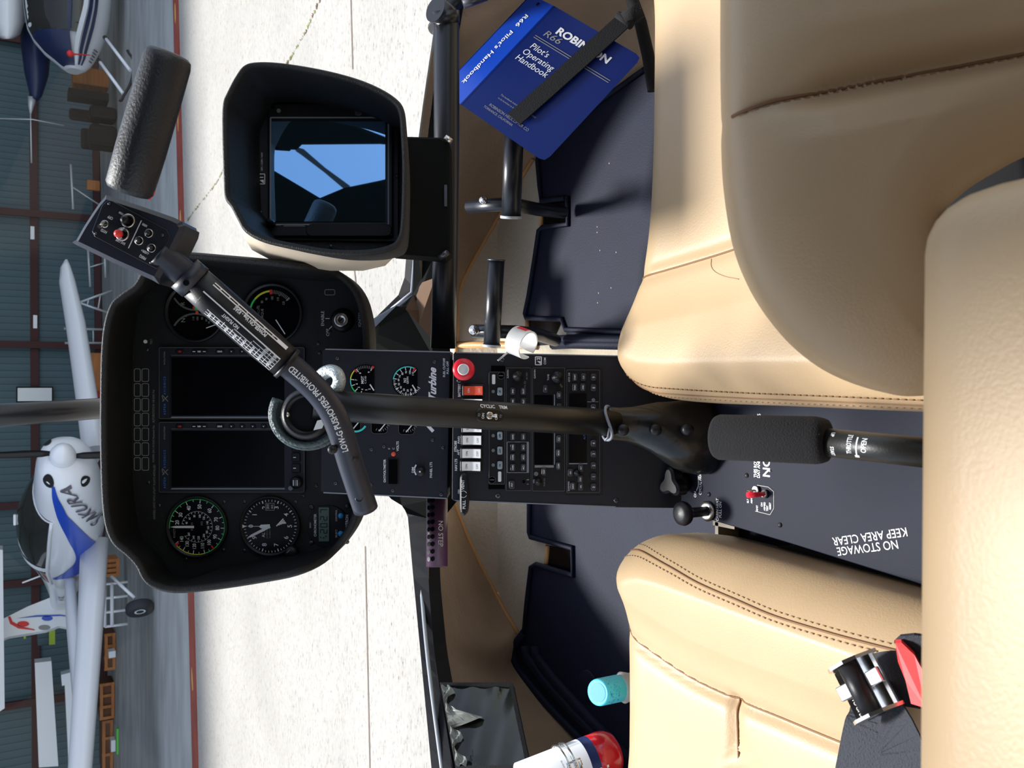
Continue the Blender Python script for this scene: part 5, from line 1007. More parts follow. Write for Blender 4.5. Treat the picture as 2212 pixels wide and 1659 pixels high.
for i in range(60):
    a = rng.uniform(-1.2, 1.2); s_ = rng.uniform(.004, .026); c0 = CA + ax * s_ + (v * math.cos(a) + u * math.sin(a)) * (rc * 1.025); q.raw([c0, c0 + ax * .0012, c0 + ax * .0012 + u * .0012, c0 + u * .0012], [(0, 1, 2, 3)], 'cap_dark')
q.build('bottle_cap', bo); q = MB('clear_bottle'); bf = Vector((CB.x, CB.y - .03, Z0 + .010)); bd2 = (bf - CB); q.tube([CB, CB + bd2 * .03, CB + bd2 * .08, CB + bd2 * .28, CB + bd2 * .9, bf], [rc * .8, rc * 1.2, rc * 1.0, rc * 1.9, rc * 1.95, rc * 1.7], 'clear_bottle', 32); q.build('bottle_body', bo)
# ---------------------------------------------------------------- seats
ZL = 1.03
def S2(z): return lambda x, y: tuple(onz(x, y, z)[:2])
L2 = S2(ZL + .034)
lo = [(1341, 1720), (1342, 1600), (1343, 1500), (1343, 1400), (1339, 1330), (1328, 1270), (1329, 1215), (1348, 1180), (1378, 1163), (1415, 1158), (1470, 1167), (1569, 1194), (1680, 1226), (1766, 1250), (1880, 1282), (1968, 1307), (2060, 1335), (2130, 1370), (2140, 1450), (2140, 1600), (2140, 1780), (2000, 1830), (1700, 1830), (1400, 1810)]
lop = spl([Vector((*L2(*p), 0)) for p in lo], 6)
bol = [(1344, 1339), (1372, 1372), (1404, 1398), (1497, 1460), (1600, 1509), (1700, 1550), (1802, 1592), (1950, 1650), (2100, 1700)]
bolp = [L2(*p) for p in bol]; crs = [L2(1600, 1509), L2(1604, 1570), (L2(1606, 1659)), L2(1608, 1760)]
w1 = [(1331, 1206), (1352, 1190), (1398, 1190), (1470, 1219), (1543, 1254), (1630, 1289), (1714, 1322), (1830, 1357), (1937, 1386), (2040, 1412)]
w1p = [L2(*p) for p in w1]; bb = np.array(bolp)
def bolster(P): 
    d = polydist(P, bb); e = np.array(w1p); side = np.minimum(1, d / .05); dd = polydist(P, e); return .022 * side * np.exp(-(dd / .09) ** 2)
cen = L2(1690, 1500)
padL = Pad(lop, cen, .045, .05, .10, [spl([Vector((*p, 0)) for p in bolp], 4, False), spl([Vector((*p, 0)) for p in crs], 3, False)], Matrix.Translation((0, 0, ZL)), bolster, .006, .008)
sl_ = thing('front_seat', 'tan leather left front seat with unlatched belt buckle lying on its cushion', 'seat', (cen[0], cen[1], Z0))
q = MB('leather'); padL.mesh(q, 'leather'); q.build('seat_cushion', sl_)
q = MB('leather_dark'); padL.seam(q, bolp, .0013); padL.seam(q, crs, .0015, dz=.001); padL.seam(q, w1p, .0011, dz=.0006); q.build('seam', sl_)
q = MB('thread'); off_ = lambda pts, dx, dy: [L2(x + dx, y + dy) for x, y in pts]; padL.stitch(q, off_(w1, 4, 11), .0075, .0042, .0007, dz=.0004); padL.stitch(q, off_(w1, -2, -10), .0075, .0042, .0006, dz=.0004); q.build('stitching', sl_)
q = MB('black_cloth'); P = [onz(x, y, ZL - .05) for x, y in ((1500, 1185), (1600, 1190), (1700, 1180), (1968, 1262), (2100, 1300), (2100, 1700), (1450, 1700))]; q.loft([[Vector((p.x, p.y, ZL - .06)) for p in P], [Vector((p.x, p.y, Z0 + .012)) for p in P]], 'black_cloth', False); q.build('seat_base', sl_)
# right cushion
ZR = 1.05; R2 = S2(ZR + .034)
ro = [(1397, -60), (1397, 60), (1396, 200), (1394, 330), (1388, 470), (1378, 560), (1366, 612), (1346, 680), (1334, 740), (1335, 790), (1350, 826), (1378, 850), (1420, 864), (1500, 872), (1650, 878), (1800, 885), (1985, 893), (2150, 900), (2230, 860), (2260, 600), (2260, 300), (2260, 0), (2200, -150), (1900, -200), (1600, -190), (1450, -150)]
rop = spl([Vector((*R2(*p), 0)) for p in ro], 6)
s1 = [(1366, 607), (1420, 592), (1500, 569), (1590, 541), (1700, 500), (1900, 430)]; s1p = [R2(*p) for p in s1]; w2 = [(1336, 800), (1370, 832), (1405, 846), (1450, 851), (1600, 860), (1800, 868), (1985, 876), (2120, 880)]; w2p = [R2(*p) for p in w2]
s1n = np.array(s1p); w2n = np.array(w2p)
def bolR(P): d = polydist(P, s1n); return .020 * np.minimum(1, d / .06) * np.exp(-(np.maximum(0, polydist(P, w2n) - .03) / .09) ** 2)
padR = Pad(rop, R2(1780, 400), .045, .045, .10, [spl([Vector((*p, 0)) for p in s1p], 4, False)], Matrix.Translation((0, 0, ZR)), bolR, .006, .008)
sr_ = thing('front_seat', 'tan leather right front seat, its backrest folded forward over the cushion', 'seat', (R2(1780, 400)[0], R2(1780, 400)[1], Z0))
q = MB('leather'); padR.mesh(q, 'leather'); q.build('seat_cushion', sr_)
q = MB('leather_dark'); padR.seam(q, s1p, .0013); padR.seam(q, w2p, .0010, dz=.0004); padR.seam(q, [R2(*p) for p in [(1545, 560), (1560, 585), (1585, 598), (1620, 605)]], .0004, 'thread', dz=.0002); q.build('seam', sr_)
q = MB('thread'); padR.stitch(q, [R2(x + 4, y - 12) for x, y in w2], .0075, .0048, .0009, 'leather_dark', dz=.0004); padR.stitch(q, [R2(x - 2, y + 8) for x, y in w2], .0075, .0042, .0006, dz=.0004)
q.build('stitching', sr_)
# right backrest, leaning forward: its rear face looks at us
DB = .56
bo_ = [(1568, -260), (1568, -60), (1568, 120), (1570, 225), (1572, 250), (1570, 300), (1576, 400), (1596, 520), (1630, 610), (1672, 680), (1730, 748), (1800, 802), (1880, 838), (1960, 856), (2040, 840), (2062, 770), (2030, 660), (2004, 560), (2010, 490), (2075, 420), (2150, 372), (2230, 332), (2400, 270), (2600, 200), (2700, 0), (2600, -250), (2300, -350), (1800, -340)]
bp_ = spl([Vector((*up2([p], DB)[0], 0)) for p in bo_], 6)
sb_ = [(1566, 262), (1640, 247), (1720, 234), (1850, 208), (2000, 180), (2212, 140), (2500, 90)]; sbp = up2(sb_, DB); sbn = np.array(sbp)
def bb2(P): d = polydist(P, sbn); return .012 * np.minimum(1, d / .03) - 0
padB = Pad(bp_, up2([(2020, 330)], DB)[0], .035, .05, .06, [spl([Vector((*p, 0)) for p in sbp], 4, False)], CF @ Matrix.Translation((0, 0, -DB)), bb2, .010, .009)
q = MB('leather'); padB.mesh(q, 'leather'); q.build('backrest', sr_)
q = MB('black_cloth'); q.box((.33, .37, 1.06), (.50, .20, .15), 'black_cloth', .02); q.build('gap_shade_block', sr_)  # added black block standing in for the shadow between the backrests
q = MB('leather_dark'); padB.seam(q, sbp, .0012, dz=.0006); padB.stitch(q, up2([(x, y + 6) for x, y in sb_], DB), .006, .0036, .0006); q.build('backrest_seam', sr_)
# left backrest: we look over its rounded top edge
q = MB('leather'); rows = []; xl, xr = -.50, .076; Yb, Zt, th, rr = .225, 1.432, .105, .030
def bprof(xx, sh):           # section front -> top -> rear with soft corners
    pts = []; 
    for a in range(0, 91, 15): t = math.radians(a); pts.append((Yb - rr + rr * math.cos(t), Zt - rr + rr * math.sin(t)))
    for a in range(90, 181, 15): t = math.radians(a); pts.append((Yb - th + rr + rr * math.cos(t), Zt - rr + rr * math.sin(t) + .004))
    pts = [(Yb + .02, Zt - .45), (Yb + .015, Zt - .30), (Yb + .01, Zt - .10)] + pts + [(Yb - th - .02, Zt - .1), (Yb - th - .02, Zt - .3), (Yb - th, Zt - .45)]
    return [Vector((xx, y if y < Yb - th / 2 else y - sh * .6, z - sh)) for y, z in pts]
R3 = .024
for i in range(0, 31):
    if i <= 24: xx = xl + (xr - R3 - xl) * i / 24; sh = 0
    else: t = (i - 24) / 6 * PI / 2; xx = xr - R3 + R3 * math.sin(t); sh = R3 * (1 - math.cos(t))
    rows.append([Vector((xx, p.y + .002 * math.sin(5 * xx + 1), p.z + .0125 - .022 * (xx - .07))) for p in bprof(xx, sh)])
q.loft(rows, 'leather', True); q.build('backrest', sl_)
# ---------------------------------------------------------------- seat belt on the left cushion
sb = thing('seat_belt', 'black seat belt with open chrome buckle and red release lying on the left seat', 'seat belt', onz(1880, 1500, ZL + .05))
def band(q, pts, wid, m, th=.0016, z=None):
    P = [W(*t) for t in pts] if z is None else [onz(x, y, z_) for x, y, z_ in pts]; P = spl(P, 5, False); T = [(P[min(i + 1, len(P) - 1)] - P[max(0, i - 1)]).normalized() for i in range(len(P))]
    R = []
    for p_, t in zip(P, T): s_ = t.cross(Vector((0, 0, 1))).normalized(); nn_ = s_.cross(t); R.append([p_ + s_ * wid, p_ + s_ * wid + nn_ * th, p_ - s_ * wid + nn_ * th, p_ - s_ * wid])
    q.loft(R, m, False)
q = MB('webbing'); band(q, [(1885, 1490, 1.10), (1880, 1560, 1.115), (1865, 1640, 1.12), (1850, 1720, 1.12), (1840, 1800, 1.10)], .0235, 'webbing', z=1); band(q, [(1900, 1500, 1.104), (1940, 1590, 1.135), (1965, 1680, 1.14), (1990, 1760, 1.14)], .022, 'webbing', z=1); band(q, [(1895, 1470, 1.105), (1940, 1465, 1.115), (1990, 1470, 1.12), (2060, 1480, 1.12)], .022, 'webbing', z=1); q.build('webbing', sb)
q = MB('webbing'); P = [onz(*t) for t in ((1931, 1388, 1.125), (1945, 1375, 1.13), (1975, 1372, 1.135), (2040, 1380, 1.13), (2040, 1440, 1.13), (1975, 1436, 1.13))]; q.loft([P, [p + Vector((0, .004, -.006)) for p in P]], 'webbing', False); q.build('belt_keeper', sb)
q = MB('red_soft'); P = [onz(*t) for t in ((1934, 1389, 1.135), (1947, 1388, 1.14), (1975, 1415, 1.145), (2010, 1480, 1.145), (2000, 1530, 1.145), (1968, 1520, 1.145), (1956, 1470, 1.14), (1940, 1430, 1.135))]; q.loft([P, [p + Vector((0, .006, -.008)) for p in P]], 'red_soft', False); q.build('red_tab', sb)
# buckle: bent plate with two cheeks and a roller
kx = lambda x, y, dz=0: onz(x, y, 1.135 + dz)
c1, c2 = kx(1800, 1450), kx(1860, 1405); P_ = {}
u_ = (kx(1925, 1500) - kx(1852, 1410)); u_ = u_.normalized(); lu = (kx(1855, 1560) - kx(1800, 1450)).length
v_ = Vector((u_.y, -u_.x, 0)); v_ = v_ if v_.dot(kx(1860, 1405) - kx(1800, 1450)) > 0 else -v_
og = kx(1800, 1452); Wd = (kx(1860, 1405) - og).dot(v_); a_ = (kx(1855, 1562) - og); 
Bk = Matrix(((a_.normalized().x, v_.x, 0, og.x), (a_.normalized().y, v_.y, 0, og.y), (0, 0, 1, og.z), (0, 0, 0, 1)))
e1 = a_.normalized(); e2 = Vector((-e1.y, e1.x, 0)); e2 = e2 if e2.dot(kx(1862, 1405) - og) > 0 else -e2
Bk = Matrix(((e1.x, e2.x, 0, og.x), (e1.y, e2.y, 0, og.y), (0, 0, 1, og.z), (0, 0, 0, 1))); LL = a_.length; WW = .046
q = MB('chrome', Bk); pr = [(0, .0), (.004, -.003), (.012, -.006), (WW * .5, -.008), (WW - .008, -.006), (WW, -.001)]
q.loft([[(x_, a, b) for a, b in pr] + [(x_, a, b - .0022) for a, b in pr[::-1]] for x_ in (0, LL * .3, LL * .7, LL)], 'chrome', False)
for x_ in (0, LL):
    cheek = [(0, -.004), (.004, .010), (.012, .016), (.030, .018), (.040, .012), (WW + .004, -.003), (WW * .5, -.010)]; q.loft([[(x_ - .0014, a, b) for a, b in cheek], [(x_ + .0014, a, b) for a, b in cheek]], 'chrome', False)
q.raw([(LL + .0016, a, b) for a, b in ((.010, -.001), (.012, .003), (.032, .006), (.034, .003), (.031, .0005))], [(0, 1, 2, 3, 4)], 'screen')
for y_ in (.004, WW - .006): q.box((LL * .42, y_, .002), (.012, .014, .004), 'chrome', .001)
q.text('LIFT TO OPEN', LL * .68, .006, .0035, -.0005, 'white_ink', 0, .8); q.build('buckle_plate', sb)
q = MB('screen', Bk); q.tube([(.001, WW * .5, .006), (LL - .001, WW * .5, .006)], .0085, 'black_plastic', 24); q.build('buckle_roller', sb)
# ================================================================ OUTSIDE
YAW = math.radians(-8.2)                        # the hangar front is turned a little against the cockpit
HM = Matrix.Translation((0, 10.26, 0)) @ Matrix.Rotation(-YAW, 4, 'Z')   # hangar frame: x along the door rail, y into the hangar
def hy(x, y, v):                                # pixel to the vertical plane v metres behind the door rail
    n = HM.to_3x3() @ Vector((0, 1, 0)); return onpl(x, y, HM @ Vector((0, v, 0)), n)
q = MB('apron_concrete'); q.raw([HM @ Vector(p) for p in ((-40, .1, -.002), (40, .1, -.002), (40, -30, -.002), (-40, -30, -.002))], [(0, 1, 2, 3)]); 
q.raw([HM @ Vector(p) for p in ((-40, .1, -.1), (40, .1, -.1), (40, -30, -.1), (-40, -30, -.1))], [(0, 1, 2, 3)])
o = q.build('ground'); struct(o)
q = MB('hangar_floor'); q.box((0, 15, -.05), (60, 29.8, .098), 'hangar_floor'); q.v = [HM @ p for p in q.v]; o = q.build('floor'); o.name = 'hangar_floor'; struct(o)
q = MB('rail_red'); q.box((0, .02, .004), (60, .30, .016), 'rail_red'); rng = random.Random(5)
for x0 in (-3.2, -2.1, .9, 1.9, 3.1, -1.2, 4.4):
    q.prism([(x0 + rng.uniform(-.01, .01) + .16 * math.cos(a) * rng.uniform(.6, 1), .03 + .05 * math.sin(a) * rng.uniform(.5, 1)) for a in [2 * PI * i / 9 for i in range(9)]], .0115, .0128, 'rail_yellow')
q.v = [HM @ p for p in q.v]; a = q.build('door_rail'); tag(a, 'worn red painted door rail strip across the ground in front of the hangar', 'door rail')
# joints and the mossy crack in the apron
def gz(x, y): return onz(x, y, 0)
q = MB('moss'); P = [gz(*t) for t in ((700, -20), (660, 70), (625, 130), (590, 185), (560, 215), (520, 290), (486, 360), (468, 395), (440, 430), (415, 462), (404, 478))]; rng = random.Random(2)
for a, b in zip(P[:-1], P[1:]):
    for k in range(26):
        c_ = a.lerp(b, k / 26) + Vector((rng.uniform(-.006, .006), rng.uniform(-.006, .006), 0)); w_ = rng.uniform(.003, .016) if rng.random() < .7 else .002; q.raw([c_ + Vector((math.cos(t) * w_, math.sin(t) * w_, .001 + .008 * (t < 1))) for t in (0, 1.2, 2.4, 3.7, 5)], [(0, 1, 2, 3, 4)], 'moss' if rng.random() < .5 else 'wood_dark')
o = q.build('moss_crack'); tag(o, 'thin mossy crack running diagonally across the bright concrete apron', 'crack'); o['kind'] = 'stuff'
q = MB('brown_trim')
for p0, p1 in (((757, -40), (762, 150)), ((762, 550), (772, 640)), ((789, 1180), (800, 1700)), ((412, 1300), (421, 1700))):
    a, b = gz(*p0), gz(*p1); d = (b - a).normalized(); s_ = Vector((-d.y, d.x, 0)) * .005; q.raw([a + s_ + Vector((0, 0, .002)), a - s_ + Vector((0, 0, .002)), b - s_ + Vector((0, 0, .002)), b + s_ + Vector((0, 0, .002))], [(0, 1, 2, 3)])
struct(q.build('trim_8'))
# hangar wall, its red framing, and the roof that shades it
WV = 9.4
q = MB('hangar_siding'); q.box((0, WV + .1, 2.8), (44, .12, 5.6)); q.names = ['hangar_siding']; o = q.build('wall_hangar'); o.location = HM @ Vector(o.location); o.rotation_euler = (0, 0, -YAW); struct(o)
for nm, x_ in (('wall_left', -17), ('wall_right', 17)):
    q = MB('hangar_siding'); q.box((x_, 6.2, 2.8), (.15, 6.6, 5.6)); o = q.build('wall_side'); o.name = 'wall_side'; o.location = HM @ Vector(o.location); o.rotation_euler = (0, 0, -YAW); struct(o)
q = MB('alu'); q.box((0, 6.4, 5.7), (44, 7.2, .15)); q.v = [HM @ p for p in q.v]; o = q.build('ceiling'); o.name = 'hangar_ceiling'; struct(o)
def post(x0, y0, x1, y1, w_, label):
    a, b = hy(x0, y0, WV - .12), hy(x1, y1, WV - .12); a = Vector((b.x, b.y, max(a.z, 5.2))); q = MB('post_red'); q.box(((a + Vector((b.x, b.y, 0))) / 2), (w_ * 1.5, .08, a.z), 'post_red'); tag(q.build('steel_post'), label, 'post', 'red steel posts of the hangar wall')
post(0, 464, 218, 474, .09, 'red steel post rising up the hangar wall, right of the ladders'); post(0, 741, 240, 748, .09, 'red steel post behind the glider wing and the ladder'); post(0, 1090, 230, 1080, .09, 'red steel post behind the glider canopy'); post(0, 1272, 240, 1240, .09, 'red steel post beside the glider tail fin'); post(0, 1518, 240, 1490, .09, 'red steel post behind the stored white wing panels'); post(0, 108, 240, 118, .12, 'red steel post behind the dark aircraft nose')
q = MB('post_red'); za = hy(73, 500, WV).z; zb = hy(219, 400, WV).z
q.box((0, WV - .02, za), (44, .12, .14), 'post_red'); q.box((0, WV - .02, max(.08, zb)), (44, .12, .12), 'post_red'); q.v = [HM @ p for p in q.v]; struct(q.build('trim_9'))
for (x, y, l, lab) in ((70, 503, .16, 'small white notice on the red rail, right of the ladders'), (76, 695, .14, 'small white notice on the red rail left of the thin ladder')):
    c_ = hy(x, y, WV - .1); q = MB('white_paint'); q.box(c_, (.26, .02, .07)); tag(q.build('wall_notice'), lab, 'notice')
a, b = hy(38, 838, WV - .15), hy(112, 866, WV - .15); q = MB('alu'); q.box((a + b) / 2, (abs(a.x - b.x) * 1.0, .03, abs(a.z - b.z))); q.box((a + b) / 2 + Vector((0, .02, 0)), (abs(a.x - b.x) + .05, .02, abs(a.z - b.z) + .05), 'black_cloth'); tag(q.build('notice_board'), 'pale notice board on the hangar wall behind the windshield post', 'notice board')
# ---------------------------------------------------------------- motor glider
N0 = Vector((-.845, 11.5, 0)); hd = Vector((-.4855, .873, 0)); rs = Vector((-.873, -.4855, 0))       # aft direction, glider's right side
gl = thing('motor_glider', 'white motor glider with blue swoosh and SAKURA lettering parked in the hangar', 'aircraft', (-2, 13.5, 0))
SEC = [(.0, .13, 1.03, 1.29), (.04, .22, .95, 1.34), (.15, .33, .84, 1.40), (.35, .39, .77, 1.43), (.8, .45, .68, 1.44), (1.3, .50, .60, 1.42), (2.0, .52, .56, 1.40), (2.8, .50, .56, 1.40), (3.6, .42, .60, 1.33), (4.4, .30, .66, 1.22), (5.2, .20, .74, 1.12), (6.2, .13, .80, 1.06), (7.0, .08, .86, 1.02)]
def sec(s_):
    for a, b in zip(SEC[:-1], SEC[1:]):
        if s_ <= b[0]: t = (s_ - a[0]) / (b[0] - a[0]); return [a[i] + (b[i] - a[i]) * t for i in range(1, 4)]
    return list(SEC[-1][1:])
def fus(s_, th, k=1.0):             # th from the keel (-90) over the right side (0) to the top (90), degrees
    w_, zb_, zt_ = sec(s_); t = math.radians(th); ca = abs(math.cos(t)) ** .85 * (1 if math.cos(t) >= 0 else -1); sa = abs(math.sin(t)) ** .85 * (1 if math.sin(t) >= 0 else -1)
    c_ = N0 + hd * s_; return c_ + rs * (w_ * ca * k) + Vector((0, 0, (zb_ + zt_) / 2 + (zt_ - zb_) / 2 * sa * k))
ss = [SEC[0][0], .02, .04, .09, .15, .25, .35, .55, .8, 1.05, 1.3, 1.65, 2.0, 2.4, 2.8, 3.2, 3.6, 4, 4.4, 4.8, 5.2, 5.7, 6.2, 6.6, 7.0]
q = MB('white_paint'); q.loft([[fus(s_, a) for a in range(0, 360, 6)] for s_ in ss], 'white_paint'); q.build('fuselage', gl)
q = MB('white_paint'); ctr = N0 + Vector((0, 0, 1.16)); q.tube([ctr + hd * .02, ctr - hd * .04, ctr - hd * .12, ctr - hd * .19, ctr - hd * .225, ctr - hd * .235], [.145, .145, .12, .075, .035, .005], 'white_paint', 28); q.build('spinner', gl)
for zs, nm in ((1, 'up'), (-1, 'down')):
    q = MB('black_plastic'); pts = [(0, .03), (.12, .055), (.3, .06), (.55, .05), (.8, .02)]; A = [ctr - hd * .05 + Vector((.02 * zs, 0, zs * (.1 + r))) + rs * w_ * .8 for r, w_ in pts]; B = [ctr - hd * .05 + Vector((.02 * zs, 0, zs * (.1 + r))) - rs * w_ * .8 for r, w_ in pts]
    q.loft([[a, (a + b) / 2 - hd * .012, b, (a + b) / 2 + hd * .012] for a, b in zip(A, B)], 'black_plastic'); q.build('propeller_blade', gl)
q = MB('black_cloth')
def patch(q, pts, m, k=1.006, n=0):    # patch on the hull: outline in (s, th) order, fan-filled in strips
    v = [fus(s_, t, k) for s_, t in pts]; q.raw(v, [tuple(range(len(v)))], m)
for sg in (1, -1):
    for c0, r0 in (((.05, 62), 0),):
        pass
for th_ in (40, 140):
    v = []
    for i in range(14):
        a = 2 * PI * i / 14; v.append(fus(.13 + .07 * math.cos(a), (th_ + 16 * math.sin(a) if th_ < 90 else th_ + 12 * math.sin(a)), 1.035))
    q.raw(v, [tuple(range(14))], 'black_cloth')
v = [fus(.16 + .06 * math.cos(2 * PI * i / 12), -42 + 14 * math.sin(2 * PI * i / 12), 1.04) for i in range(12)]; q.raw(v, [tuple(range(12))]); q.build('air_intake', gl)
# swoosh and lettering
def tz(s_, z):
    w_, zb_, zt_ = sec(s_); r = max(-1, min(1, (z - (zb_ + zt_) / 2) / ((zt_ - zb_) / 2))); return math.degrees(math.asin(min(1, abs(r) ** (1 / .85)))) * (1 if r > 0 else -1)
q = MB('swoosh_blue'); top = [(a, tz(a, b)) for a, b in ((.15, 1.27), (.5, 1.24), (.85, 1.18), (1.5, 1.03), (2.17, .92), (2.6, .99), (2.9, 1.08), (3.15, 1.16))]; bot = [(a, tz(a, b)) for a, b in ((.15, 1.24), (.5, 1.15), (.85, 1.04), (1.5, .80), (2.17, .64), (2.6, .70), (2.9, .84), (3.15, 1.12))]
tp = spl([Vector((*t, 0)) for t in top], 8, False); bt_ = spl([Vector((*t, 0)) for t in bot], 8, False); q.loft([[fus(a.x, a.y + (b.y - a.y) * k / 12, 1.03) for k in range(13)] for a, b in zip(tp, bt_)], 'swoosh_blue', True, False, False); q.build('blue_stripe', gl)
q = MB('letters_grey'); q.text('SAKURA', 0, 0, .15, 0, 'letters_grey', 0, 1.35, .012, .1, fn=lambda X, Y: fus(max(.12, .66 - X), tz(max(.12, .66 - X), .93 + X * .40 + Y * .9), 1.05)); q.text('JA 107C', 0, 0, .10, 0, 'letters_grey', 0, .8, .01, .1, fn=lambda X, Y: fus(4.75 - X, 5 + Y * 150, 1.03)); q.build('lettering', gl)
# canopy
def can(s_, th, k=1.0):
    u = (s_ - 1.0) / 2.6; h_ = .22 * math.sin(PI * max(0, min(1, u)) ** .8) + .0; w_, zb_, zt_ = sec(s_); t = math.radians(th); c_ = N0 + hd * s_; return c_ + rs * (w_ * .92 * math.cos(t) * k) + Vector((0, 0, zt_ - .22 + (.22 + h_) * math.sin(t) * k))
q = MB('canopy_glass'); q.loft([[can(1.0 + 1.65 * i / 14, 8 + 164 * j / 16) for j in range(17)] for i in range(15)], 'canopy_glass', True, False, False); q.loft([[can(2.75 + .75 * i / 8, 12 + 156 * j / 16) for j in range(17)] for i in range(9)], 'canopy_glass', True, False, False); q.build('canopy', gl)
q = MB('white_paint')
for s0, s1 in ((.98, 1.02), (2.62, 2.78), (3.46, 3.54)): q.loft([[can(s_, 5 + 170 * j / 16, 1.015) for j in range(17)] for s_ in (s0, s1)], 'white_paint', True, False, False)
q.tube([can(1.0 + 2.5 * i / 12, 9, 1.01) for i in range(13)], .022, 'white_paint', 8); q.build('canopy_frame', gl)
q = MB('white_paint'); q.box(N0 + hd * 1.9 + Vector((0, 0, 1.63)), (.14, .08, .035), 'white_paint', .01); q.build('handle', gl)
q = MB('steel'); a, b = ony(172 - 60, 1235, 14.6), ony(48, 1259, 14.6); q.tube([a, b], .012, 'white_paint', 8); q.build('antenna', gl)
# wings
def wing(nm, path, ch, thk, m='silver_paint'):
    q = MB(m); R = []
    for (p_, c_, t_) in path:
        R.append([p_ + hd * (c_ * x_) + Vector((0, 0, t_ * z_)) for x_, z_ in ((0, 0), (.02, .32), (.08, .55), (.2, .75), (.4, .7), (.7, .4), (1, 0), (.7, -.12), (.4, -.3), (.2, -.4), (.08, -.35), (.02, -.22))])
    q.loft(R, m); return q.build(nm, gl)
rp = ony(216, 1160, 12.9); r1 = ony(209, 1300, 12.6); r2 = ony(196, 1480, 12.2); r3 = ony(183, 1659, 11.9); d_ = (r3 - r2).normalized()
wing('wing', [(rp, .85, .30), (r1, .85, .28), (r2, .82, .26), (r3, .78, .24), (r3 + d_ * 1.2, .75, .22)], 0, 0)
l0 = ony(213, 962, 13.3); l1 = ony(197, 850, 13.9); l2 = ony(172, 690, 14.8); l3 = ony(152, 600, 15.3); l4 = ony(146, 572, 15.5); l5 = ony(144, 560, 15.55)
wing('wing', [(l0, .8, .26), (l1, .8, .25), (l2, .75, .24), (l3, .62, .20), (l4, .4, .13), (l5, .15, .04)], 0, 0)
# tail fin with its round emblems
YF = 16.4; fo_ = [(150, 1282), (118, 1287), (60, 1310), (-10, 1345), (-40, 1370), (-30, 1395), (20, 1375), (100, 1362), (128, 1352), (150, 1356)]
P = [ony(x, y, YF) for x, y in fo_]; q = MB('white_paint'); q.loft([P, [p + Vector((-.05, .06, 0)) for p in P]], 'white_paint', False)
def onf(x, y): p = ony(x, y, YF); return p + Vector((.004, -.008, 0))
for cx_, cy_, rx, ry, m in ((102, 1336, 12, 5.5, 'swoosh_blue'), (50, 1348, 13, 6, 'red_soft'), (96, 1356, 13, 5.5, 'grey_ink')): q.raw([onf(cx_ + rx * math.cos(2 * PI * i / 20), cy_ + ry * math.sin(2 * PI * i / 20)) for i in range(20)], [tuple(range(20))], m)
for pts, m in ((((36, 1336), (80, 1329), (130, 1328), (150, 1331), (150, 1333), (130, 1331), (80, 1333)), 'swoosh_blue'), (((17, 1333), (22, 1348), (40, 1358), (75, 1362), (75, 1360), (45, 1353), (27, 1343), (22, 1331)), 'red_soft')): q.raw([onf(*p) for p in pts], [tuple(range(len(pts)))], m)
q.build('tail_fin', gl)
# main wheel and leg
wc = onz(332, 1310, 0); wc = Vector((wc.x, wc.y, .175)); q = MB('alu'); q.tube([ony(240, 1245, wc.y + .3), wc + Vector((.14, .0, .06))], .022, 'white_paint', 12); g_ = q.build('wheel_leg', gl)
q = MB('tyre'); axw = Vector((.88, -.47, 0)).normalized(); axw = Vector((-.80, -.6, 0)).normalized(); prof = [(.09, -.055), (.135, -.07), (.165, -.06), (.178, -.03), (.178, .03), (.165, .06), (.135, .07), (.09, .055)]
Mw = Matrix.Translation(wc) @ axw.to_track_quat('Z', 'Y').to_matrix().to_4x4(); q.M = Mw; q.lathe(0, 0, prof, 'tyre', 36); q.lathe(0, 0, [(.09, -.05), (.088, .05), (.06, .058), (.03, .05), (.0001, .05)], 'white_paint', 28); q.build('main_wheel', gl)
# spare long wing panel in front of the glider's tail
q = MB('silver_paint'); pth = [ony(x, y, Y_) for x, y, Y_ in ((154, 1247, 13.9), (156, 1252, 13.85), (165, 1350, 13.5), (172, 1430, 13.3), (180, 1520, 13.0), (190, 1640, 12.6), (196, 1700, 12.4))]; 
q.loft([[p_ + Vector((0, c_ * x_, t_ * z_)) for x_, z_ in ((0, 0), (.05, .6), (.3, 1), (1, .2), (1, 0), (.3, -.4), (.05, -.35))] for p_, c_, t_ in zip(pth, (.1, .4, .5, .5, .5, .5, .5), (.04, .10, .12, .12, .12, .12, .12))], 'silver_paint'); tag(q.build('spare_wing'), 'long silver wing panel standing behind the glider wing', 'wing panel')
def slab(nm, pts, Y_, dep, m, label, cat, th=None):
    P = [ony(x, y, Y_) for x, y in pts]; q = MB(m); q.loft([P, [p + Vector((0, dep, 0)) for p in P]], m, False); a = q.build(nm); tag(a, label, cat, 'stored wing panels' if cat == 'wing panel' else None); return a
slab('wing_panel', [(75, 1432), (111, 1428), (126, 1655), (84, 1658)], 17.2, .25, 'white_paint', 'large white wing panel stored high against the hangar wall', 'wing panel')
slab('wing_panel', [(132, 1458), (158, 1451), (162, 1508), (172, 1640), (165, 1675), (150, 1690), (146, 1600), (140, 1480), (134, 1482)], 16.6, .2, 'white_paint', 'narrow white control surface panel below the large stored panel', 'wing panel')
slab('wing_panel', [(-20, 1185), (6, 1188), (10, 1530), (-5, 1540), (-20, 1535)], 15.5, .4, 'silver_paint', 'grey wing edge at the top of the view above the glider tail', 'wing panel')
slab('equipment_box', [(80, 1362), (119, 1360), (119, 1393), (82, 1395)], 17.8, .4, 'hangar_siding', 'grey green equipment box behind the tail fin', 'box')
slab('safety_sheet', [(106, 1362), (119, 1360), (119, 1392), (106, 1393)], 17.7, .03, 'hi_vis', 'yellow green sheet on the box behind the tail fin', 'sheet')
